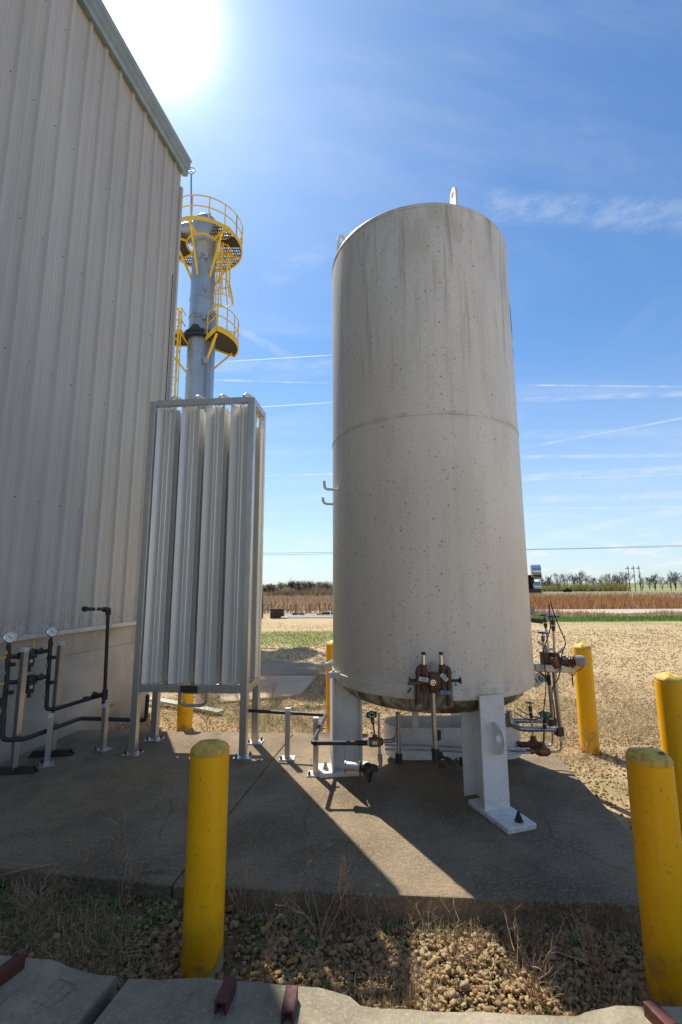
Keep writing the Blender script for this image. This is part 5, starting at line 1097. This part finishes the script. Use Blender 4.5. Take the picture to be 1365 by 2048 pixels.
# tall reeds / dead field grass
n = 26000; x = rng.uniform(6, 75, n); y = rng.uniform(37, 62, n); P = np.stack([x, y, gzv(x, y)], 1); H = rng.uniform(.65, 1.25, n)*(1-.40*np.clip((x-.58*y)/10, 0, 1)); o = blades('reeds', P, H, .07, 'reed_blade', .45); tag(o, 'rust-coloured reed bed beyond the road on the right', 'reeds', kind='stuff')
n = 16000; x = rng.uniform(-30, 9, n); y = rng.uniform(30, 85, n); P = np.stack([x, y, gzv(x, y)], 1); H = rng.uniform(.5, 1.1, n); o = blades('field_grass', P, H, .12, 'field_blade', .8); tag(o, 'brown dead field grass seen left of the tank', 'grass', kind='stuff')
n = 9000; x = rng.uniform(5, 45, n); y = rng.uniform(25.0, 28.0, n); hh = np.array([max(.1, noise.noise(Vector((a*.35, b*.2, 4)))+.55) for a, b in zip(x, y)]); P = np.stack([x, y, gzv(x, y)], 1); o = blades('field_grass', P, rng.uniform(.2, .50, n)*hh*1.2*np.where(x<y*.60, 1.35, .75), .035, 'field_blade', .9); tag(o, 'brushy brown weeds along the near side of the road', 'weeds', kind='stuff')
n = 9000; x = rng.uniform(15, 110, n); y = rng.uniform(62, 100, n); P = np.stack([x, y, gzv(x, y)], 1); o = blades('field_grass', P, rng.uniform(.6, 1.3, n), .14, 'field_blade', .8); tag(o, 'pinkish brown rough field beyond the reeds', 'grass', kind='stuff')

# ------------------------------------------------------------------ dry weeds (things)
def weed(loc, h, label, n=5, spread=.5, sd=1, grp='dry weeds in front of the pad', thick=.0028, seeds=True):
    rd = random.Random(sd); Wd = thing('dry_weed', label, 'weed', loc, grp); m = MB(); sdm = MB(); base_ = Vector(loc)
    def grow(p, d, L, r, lvl):
        pts = [p]; q = p.copy(); dd = d.copy(); k = 4
        for i in range(k): dd = (dd+Vector((rd.gauss(0, .16), rd.gauss(0, .16), rd.gauss(.02, .10)))).normalized(); q = q+dd*L/k; pts.append(q.copy())
        m.tube(pts, [r*(1-.6*i/k) for i in range(k+1)], 4, 0)
        if lvl > 0:
            for j in range(rd.randint(2, 4)):
                i = rd.randint(1, k); grow(pts[i], (dd+Vector((rd.gauss(0, .7), rd.gauss(0, .7), rd.gauss(.2, .35)))).normalized(), L*rd.uniform(.3, .55), r*.6, lvl-1)
        elif seeds:
            for j in range(3): c = pts[-1-j % 2]+Vector((rd.gauss(0, .004), rd.gauss(0, .004), rd.gauss(0, .004))); s_ = rd.uniform(.0018, .0035); sdm.box(c, (s_, s_, s_*1.3), rz=rd.random())
    for i in range(n):
        a = rd.uniform(0, 6.28); d = Vector((math.cos(a)*spread*rd.random(), math.sin(a)*spread*rd.random(), 1)).normalized(); grow(base_+Vector((rd.gauss(0, .012), rd.gauss(0, .012), -.01)), d, h*rd.uniform(.6, 1), thick, 2)
    m.build('stems', 'weed_stem', Wd)
    if seeds and sdm.v: sdm.build('seed_heads', 'seed', Wd)['kind'] = 'stuff'
    return Wd
def at(x, y): p = px(x, y, z=-.13); return (p.x, p.y, gz(p.x, p.y))
weed(at(640, 1895), .46, 'tall dry branching weed left of centre in front of the pad', 4, .5, 3)
weed(at(905, 1935), .22, 'dense dead shrub in the sunlit gravel patch below the tank', 9, 1.4, 4, thick=.003, seeds=False)
weed(at(1075, 2005), .26, 'pale twiggy dead weed at the sunlit end of the gravel', 7, .8, 5, thick=.003, seeds=False)
weed(at(700, 1850), .34, 'thin dry weed leaning over the front edge of the pad', 3, .5, 6)
weed(at(475, 1850), .36, 'thin dark weed right beside the front left bollard', 3, .5, 7)
weed(at(250, 1830), .34, 'spindly dry weed in shade left of the front bollard', 4, .6, 8)
weed(at(60, 1870), .33, 'dry grass-like weed clump near the lower left edge', 5, .7, 9)
weed(at(1200, 1960), .22, 'fuzzy dead weed in shade beside the front corner bollard', 8, .9, 10)
weed(at(760, 1985), .16, 'low bent dry weed against the barrier edge', 5, .9, 11)
weed(at(150, 1810), .30, 'dead stalk cluster in the shade near the pad corner at left', 3, .8, 13)
p = px(1172, 1515, z=-.13); weed((p.x, p.y, -.13), .26, 'dry seedy weed in front of the bollard right of the tank', 5, .4, 12, 'dry weeds behind the pad')
p = px(240, 1461, z=-.13); weed((p.x, p.y, -.13), .42, 'bare twig weed growing against the building wall', 4, .5, 14, 'dry weeds behind the pad')
p = px(415, 1450, z=-.13); weed((p.x, p.y, -.13), .30, 'reddish dry weed beside the bollard behind the vaporizer', 6, .5, 15, 'dry weeds behind the pad')
p = px(545, 1400, z=-.13); weed((p.x, p.y, -.13), .42, 'dark dry weed bush at the edge of the back pad', 12, .8, 16, 'dry weeds behind the pad')
p = px(645, 1388, z=-.13); weed((p.x, p.y, -.13), .50, 'dark weed bush right of the back pad near the tank', 14, .7, 17, 'dry weeds behind the pad')
p = px(490, 1425, z=-.13); weed((p.x, p.y, -.13), .35, 'brown weed bush seen through the vaporizer legs', 12, .8, 18, 'dry weeds behind the pad')
rw = random.Random(99)
for k in range(34):
    xx_ = rw.uniform(-.5, 1.55); y_ = rw.uniform(1.97, min(2.6, slab_front(xx_)-.03))
    weed((xx_, y_, gz(xx_, y_)), rw.uniform(.08, .20), 'small dry twiggy weed scattered among the front gravel', rw.randint(3, 7), rw.uniform(.7, 1.3), 200+k, 'small twiggy weeds in the front gravel', thick=.0017, seeds=False)
# board and stones, sticks
bd = MB(); bd.beam(px(300, 1397, z=-.05), px(443, 1424, z=-.08), .13, .03); tag(bd.build('wooden_board', 'board', loc=px(370, 1410, z=-.06), bevel=.004), 'pale weathered board lying in the grass behind the vaporizer', 'board')
m = MB(); m.tube([px(0, 1752, z=-.03), px(60, 1736, z=.015), px(118, 1728, z=.02)], .006, 6, .02); tag(m.build('stick', 'weed_stem', loc=px(60, 1740, z=0), smooth=True), 'thin dead stick lying across the left edge of the pad', 'stick')
for k, (x, y, s_, lab) in enumerate(((141, 1775, .020, 'single tan rock in the shaded weeds at lower left'),)):
    P = np.array([at(x, y)]); o = stones('rock', np.array([[0., 0, 0]]), np.array([s_]), 2); o.location = Vector(at(x, y))+Vector((0, 0, .01)); tag(o, lab, 'rock')
# ------------------------------------------------------------------ trees
def tree_proto(seed, h, spread=1.0):
    rd = random.Random(seed); tm, cm = MB(), MB()
    def limb(p, d, L, r, lvl):
        q, dd, k = p, d, 4 if lvl < 3 else 5
        for i in range(k):
            j = .20 if lvl < 3 else .13
            dd = (dd+Vector((rd.gauss(0, j), rd.gauss(0, j), rd.gauss(.05, .07)))).normalized(); qn = q+dd*L/k
            (tm if lvl >= 3 else cm).cyl(q, qn, r*(1-.7*i/k), 6 if lvl >= 3 else 3, r2=r*(1-.7*(i+1)/k), caps=False)
            if lvl > 0 and i > 0:
                for _ in range(2 if lvl < 3 else 1):
                    a = rd.uniform(0, 6.28); side = Vector((math.cos(a), math.sin(a), rd.uniform(.2, .9)))
                    limb(qn, (dd*.5+side*.6).normalized(), L*rd.uniform(.38, .6), max(r*.5, h*.0032), lvl-1)
            q = qn
        if lvl > 0: limb(q, dd, L*.4, r*.35, lvl-1)
    tm.cyl((0, 0, -.4), (0, 0, h*.16), h*.020, 8, r2=h*.016)
    for i in range(rd.choice((4, 5, 6))):
        a = rd.uniform(0, 6.28); t = rd.uniform(.15, .6)*spread; limb(Vector((0, 0, h*rd.uniform(.08, .2))), Vector((math.cos(a)*t, math.sin(a)*t, 1)).normalized(), h*rd.uniform(.5, .72), h*.019, 3)
    return tm, cm
protos = []
def tree_obj(k, loc, label, group, h, name='bare_tree', sc=1.0):
    T_ = thing(name, label, 'tree', loc, group); return T_
def make_tree_proto(seed, h, spread):
    tm, cm = tree_proto(seed, h, spread); T_ = bpy.data.objects.new('bare_tree', None); 
    a = tm.build('trunk', 'bark', None); b = cm.build('crown', 'twig', None); return a.data, b.data, a, b
PRO = []
for sd_, sp in ((21, 1.0), (22, .8), (23, .6), (24, 1.15), (25, .75)):
    a, b, oa, ob = make_tree_proto(sd_, 10, sp); PRO.append((a, b)); bpy.data.objects.remove(oa); bpy.data.objects.remove(ob)
def place_tree(k, loc, h, label, group, rz):
    T_ = thing('bare_tree', label, 'tree', loc, group); zr = max(v.co.z for v in PRO[k][1].vertices); s_ = h/zr; T_.scale = (s_*1.05, s_*1.05, s_); T_.rotation_euler.z = rz
    for nm, me in zip(('trunk', 'crown'), PRO[k]): o = bpy.data.objects.new(nm, me); col.objects.link(o); o.parent = T_
    return T_
# right-hand row: measured crowns (pixel x, top y), Y metres
def toph(x, y, Y, base): return px(x, y, Y=Y).z-base
row = [(1085, 1147, 235, 0), (1100, 1150, 232, 3), (1118, 1143, 228, 1), (1132, 1146, 236, 4), (1150, 1143, 226, 0), (1163, 1139, 226, 3), (1176, 1146, 232, 1), (1190, 1150, 238, 2), (1205, 1152, 240, 2), (1217, 1146, 232, 4), (1229, 1144, 234, 2), (1241, 1148, 236, 2), (1252, 1142, 236, 4), (1286, 1144, 224, 0), (1300, 1150, 240, 2), (1312, 1145, 226, 3), (1326, 1150, 240, 1), (1343, 1142, 222, 0), (1352, 1140, 230, 3), (1366, 1146, 226, 1), (1385, 1143, 226, 0), (1410, 1143, 230, 3)]
distinct = {1343: 'bare spreading tree standing apart at the right end of the tree row', 1286: 'dark bare tree with spreading crown just right of the utility poles', 1163: 'bare tree with thick forked limbs rising above the pale bushes'}
for i, (x, y, Y, k) in enumerate(row):
    X = px(x, 1180, Y=Y).x; b = gz(X, Y); place_tree(k, (X, Y, b), toph(x, y, Y, b), distinct.get(x, 'leafless tree in the far row along the field right of the tank'), 'bare trees in the far row on the right', i*1.3)
for i in range(52):
    x = 500+i*4.5+random.uniform(-3, 3); Y = random.uniform(135, 185); X = px(x, 1190, Y=Y).x; b = gz(X, Y)
    yt = 1164+4*math.sin(x*.05)+random.uniform(-4, 7)-(3 if 600 < x < 665 else 0); place_tree(random.choice((1, 2, 4, 2)), (X, Y, b), toph(x, yt, Y, b), 'leafless slender tree in the woodland line seen left of the tank', 'bare trees in the wood left of the tank', i*2.1)
def thicket(x0, x1, Y0, Y1, n, h0, h1, label):
    xx_ = rng.uniform(x0, x1, n); Y_ = rng.uniform(Y0, Y1, n); X_ = np.array([px(a, 1185, Y=b).x for a, b in zip(xx_, Y_)]); P = np.stack([X_, Y_, gzv(X_, Y_)], 1)
    hm = np.array([.72+1.1*noise.noise(Vector((a*.12, 0, 3))) for a in X_]); o = blades('thicket', P, rng.uniform(h0, h1, n)*hm, .16, 'brush', .25); tag(o, label, 'thicket', kind='stuff')
mat('brush', (.2, .15, .1), .9, fn=f_blade((.15, .11, .085), (.23, .17, .12), (.31, .24, .16)))
thicket(1075, 1250, 222, 245, 6000, 2.0, 5.5, 'grey-brown thicket beneath the far tree row on the right')
thicket(670, 1085, 140, 225, 9000, 2.2, 5.5, 'brown thicket closing the horizon behind the tank')
thicket(490, 680, 128, 190, 12000, 2.0, 4.6, 'brown-grey undergrowth of the woodland left of the tank')
# soft olive bushes
def bush_proto(seed):
    rd = np.random.default_rng(seed); n = 2600; c = rd.normal(size=(26, 3))*[.42, .42, .30]+[0, 0, .55]; c = c[c[:, 2] > .12]; k = rd.integers(0, len(c), n)
    p = c[k]+rd.normal(size=(n, 3))*.11; p[:, 2] = np.abs(p[:, 2]); s_ = rd.uniform(.012, .030, n)
    a = rd.normal(size=(n, 3)); a /= np.linalg.norm(a, axis=1, keepdims=True); b = np.cross(a, rd.normal(size=(n, 3))); b /= np.linalg.norm(b, axis=1, keepdims=True)
    V = np.stack([p-a*s_[:, None], p+b*s_[:, None], p+a*s_[:, None], p-b*s_[:, None]], 1).reshape(-1, 3); Fc = np.arange(4*n).reshape(-1, 4)
    o = bigmesh('foliage', V, Fc, 'willow', np.repeat(rd.random(n), 4)); me = o.data; bpy.data.objects.remove(o)
    m = MB(); rr = random.Random(seed)
    for _ in range(24): a_ = rr.uniform(0, 6.28); t = rr.random(); m.cyl((0, 0, 0), (math.cos(a_)*t*.6, math.sin(a_)*t*.6, rr.uniform(.6, 1.05)), .010, 3, r2=.003, caps=False)
    o = m.build('stems', 'twig'); sm = o.data; bpy.data.objects.remove(o); return me, sm
BU = [bush_proto(s_) for s_ in (1, 2, 3)]
def place_bush(k, loc, h, wd, label, group, rz, brown=False):
    B = thing('bush', label, 'bush', loc, group); B.scale = (wd, wd, h); B.rotation_euler.z = rz
    for nm, me in zip(('foliage', 'stems'), BU[k]): o = bpy.data.objects.new(nm, me); col.objects.link(o); o.parent = B
bx_ = [(1090, 1168), (1110, 1172), (1130, 1167), (1152, 1165), (1170, 1163), (1185, 1166), (1202, 1161), (1214, 1163), (1226, 1164), (1240, 1166), (1252, 1168)]
for i, (x, y) in enumerate(bx_):
    Y = 214+random.uniform(-3, 3); X = px(x, 1185, Y=Y).x; b = gz(X, Y); place_bush(i % 3, (X, Y, b), toph(x, y-1, Y, b)/1.05*random.uniform(.62, 1.05), random.uniform(2.2, 3.6), 'yellow-green budding bush in front of the far right tree row', 'budding bushes under the tree row', i)
for i in range(3):
    x = 520+i*55; Y = random.uniform(122, 130); X = px(x, 1195, Y=Y).x; b = gz(X, Y); place_bush(i % 3, (X, Y, b), random.uniform(1.3, 2.2), 1.6, 'low olive bush at the foot of the woodland left of the tank', 'olive bushes at the wood edge', i*1.7)
cb = MB(); X = px(1136, 1190, Y=200).x; b = gz(X, 200)
for k in range(160):
    a = random.uniform(0, 6.28); r_ = random.random()**.5; z_ = random.random(); c = Vector((X+math.cos(a)*r_*1.6, 200+math.sin(a)*r_*1.2, b+z_*1.9*(1-.5*r_))); cb.box(c, (.5, .4, .35), rz=a)
tag(cb.build('cedar_shrub', 'cedar', loc=(X, 200, b)), 'small round dark evergreen shrub before the far trees', 'shrub')
m = MB(); a_ = px(1139, 1188, Y=205); q_ = px(1152, 1188, Y=205); m.beam(a_, q_, 1.0, .9); m.cyl(a_+Vector((0, -.6, 0)), q_+Vector((0, -.6, 0)), .5, 12); tag(m.build('field_tank', 'pale_pipe', loc=a_), 'small white horizontal vessel far away beside the dark evergreen', 'tank')
# utility poles, wires, sign
wires = []
for i, (x, yt) in enumerate(((1256, 1131), (1267, 1131), (1277.5, 1131))):
    Y = 205+i*8; t = px(x, yt, Y=Y); b = gz(t.x, Y); P_ = thing('utility_pole', ('leftmost', 'middle', 'rightmost')[i]+' of three tall wooden utility poles far right', 'utility pole', (t.x, Y, b), 'wooden utility poles in the field')
    m = MB(); m.cyl((t.x, Y, b), t, .19, 8, r2=.13); m.build('pole', 'bark', P_)
    m = MB(); m.beam(t+Vector((-1.1, 0, -1.6)), t+Vector((.5, 0, -1.2)), .12, .14); m.beam(t+Vector((-.9, 0, -1.5)), t+Vector((-.05, 0, -.5)), .08, .08); m.build('crossarm', 'bark', P_)
    m = MB()
    for dx in (-1.0, .45, -.3): m.cyl(t+Vector((dx, 0, -1.45)), t+Vector((dx, 0, -1.0)), .09, 6)
    m.build('insulator', 'ink', P_)
for nm, y0, y1, Y in (('upper', 1093, 1080, 70), ('lower', 1097.5, 1091, 70)):
    pts = []
    if nm == 'upper': cp = [(400, 1107), (525, 1106.5), (600, 1105.5), (700, 1104), (900, 1101), (1060, 1098.5), (1200, 1095.5), (1365, 1090.5), (1500, 1085)]
    else: cp = [(400, 1110.5), (525, 1110), (600, 1109), (700, 1107), (900, 1103), (1060, 1099.5), (1200, 1096.8), (1365, 1093), (1500, 1088)]
    m = MB(); m.tube([px(a, b, Y=Y) for a, b in cp], .022, 5, 3); tag(m.build('power_line', 'dark_iron', loc=px(900, 1100, Y=Y)), f'{nm} of the two thin wires crossing the sky behind the tank', 'cable', 'overhead wires')
Ysg = 35.5; a_ = px(1265, 1193, Y=Ysg); b_ = px(1271, 1228, Y=Ysg); SG = thing('yellow_sign', 'small yellow road sign with black mark on a thin post by the road', 'sign', (b_.x, Ysg, b_.z-.3))
m = MB(); m.cyl(b_+Vector((0, .02, -.4)), a_+Vector((0, .02, 0)), .022, 8); m.build('post', 'steel', SG)
nd = Vector((.86, -.5, 0)); td = Vector((.5, .86, 0)); m = MB(); m.prism([a_+td*(.33*math.cos(t))+Vector((0, 0, .26*math.sin(t)*1.0)) for t in np.linspace(0, 2*math.pi, 8, endpoint=False)+.39], nd*.012); m.build('sign_face', 'sign_yellow', SG)
m = MB(); m.box(a_+nd*.018, (.006, .10, .22), axes=(nd, td, Vector((0, 0, 1)))); m.box(a_+nd*.018+Vector((0, 0, .03)), (.006, .22, .05), axes=(nd, td, Vector((0, 0, 1)))); m.build('sign_mark', 'ink', SG)
# junk at the far edge, left of the tank
def jk(x, y, Y): p = px(x, y, Y=Y); return Vector((p.x, Y, gz(p.x, Y)))
c = jk(555, 1235, 24.0); J = thing('debris_crate', 'dark rusty crate-like block at the edge of the field', 'crate', c); m = MB(); m.box(c+Vector((0, 0, .24)), (.66, .5, .42)); m.build('body', 'rusty', J, bevel=.02); m = MB()
for k in range(4): m.box(c+Vector((-.28+.19*k, -.26, .24)), (.04, .03, .44))
m.box(c+Vector((0, 0, .47)), (.72, .55, .04)); m.build('frame', 'bark', J)
for x, wd, lab in ((598, .5, 'low heap of dark scrap behind the long pale pipes'), (657, .9, 'low dark scrap pile nearest the tank flank at the field edge')):
    c = jk(x, 1235, 25.2); m = MB()
    for k in range(14): m.box(c+Vector((random.uniform(-wd, wd)*.5, random.uniform(-.3, .3), random.uniform(.02, .22))), (random.uniform(.15, wd*.5), random.uniform(.05, .2), random.uniform(.04, .12)), rz=random.uniform(-.5, .5))
    tag(m.build('scrap_pile', 'rusty', loc=c), lab, 'scrap', 'scrap piles at the field edge')
for k, (x0, x1, y, lab) in enumerate(((563, 690, 1236, 'longer pale pipe lying nearest on the ground at the field edge'), (575, 690, 1233, 'pale pipe lying just behind the longer one at the field edge'))):
    a, b = px(x0, y, z=-.10), px(x1, y+(-.8 if k == 0 else -1.0), z=-.10); m = MB(); m.cyl(a+Vector((0, 0, .02)), b+Vector((0, 0, .02)), .045, 10); tag(m.build('long_pipe', 'pale_pipe', loc=a, smooth=True), lab, 'pipe', 'pale pipes lying at the field edge')
f0 = jk(527, 1238, 25.5); FN = thing('field_fence', 'old wire fence with rusty posts at the far field edge', 'fence', f0)
m = MB(); 
xsF = [jk(x, 1236, 25.5+(x-520)*.006) for x in (512, 526, 543, 568, 592, 640, 651, 700)]
for q in xsF: m = MB(); m.cyl(q, q+Vector((0, 0, .75)), .022, 6); m.build('post', 'rusty', FN)
m = MB()
for z_ in (.2, .42, .64): m.tube([q+Vector((0, 0, z_)) for q in xsF], .006, 4, 0)
m.build('wire', 'rusty', FN)
c = jk(524, 1236, 23.5); m = MB(); m.box(c+Vector((0, 0, .6)), (.08, .08, 1.2)); tag(m.build('gate_post', 'dark_iron', loc=c, bevel=.01), 'dark square gate post at the field edge beside the vaporizer', 'post')
c = px(582, 1175, Y=400); m = MB(); b0 = gz(c.x, 400); t = px(582, 1155, Y=400); m.cyl((c.x, 400, b0), t, .25, 4, r2=.1); tag(m.build('radio_mast', 'dark_iron', loc=(c.x, 400, b0)), 'very thin distant mast rising above the woodland', 'mast')
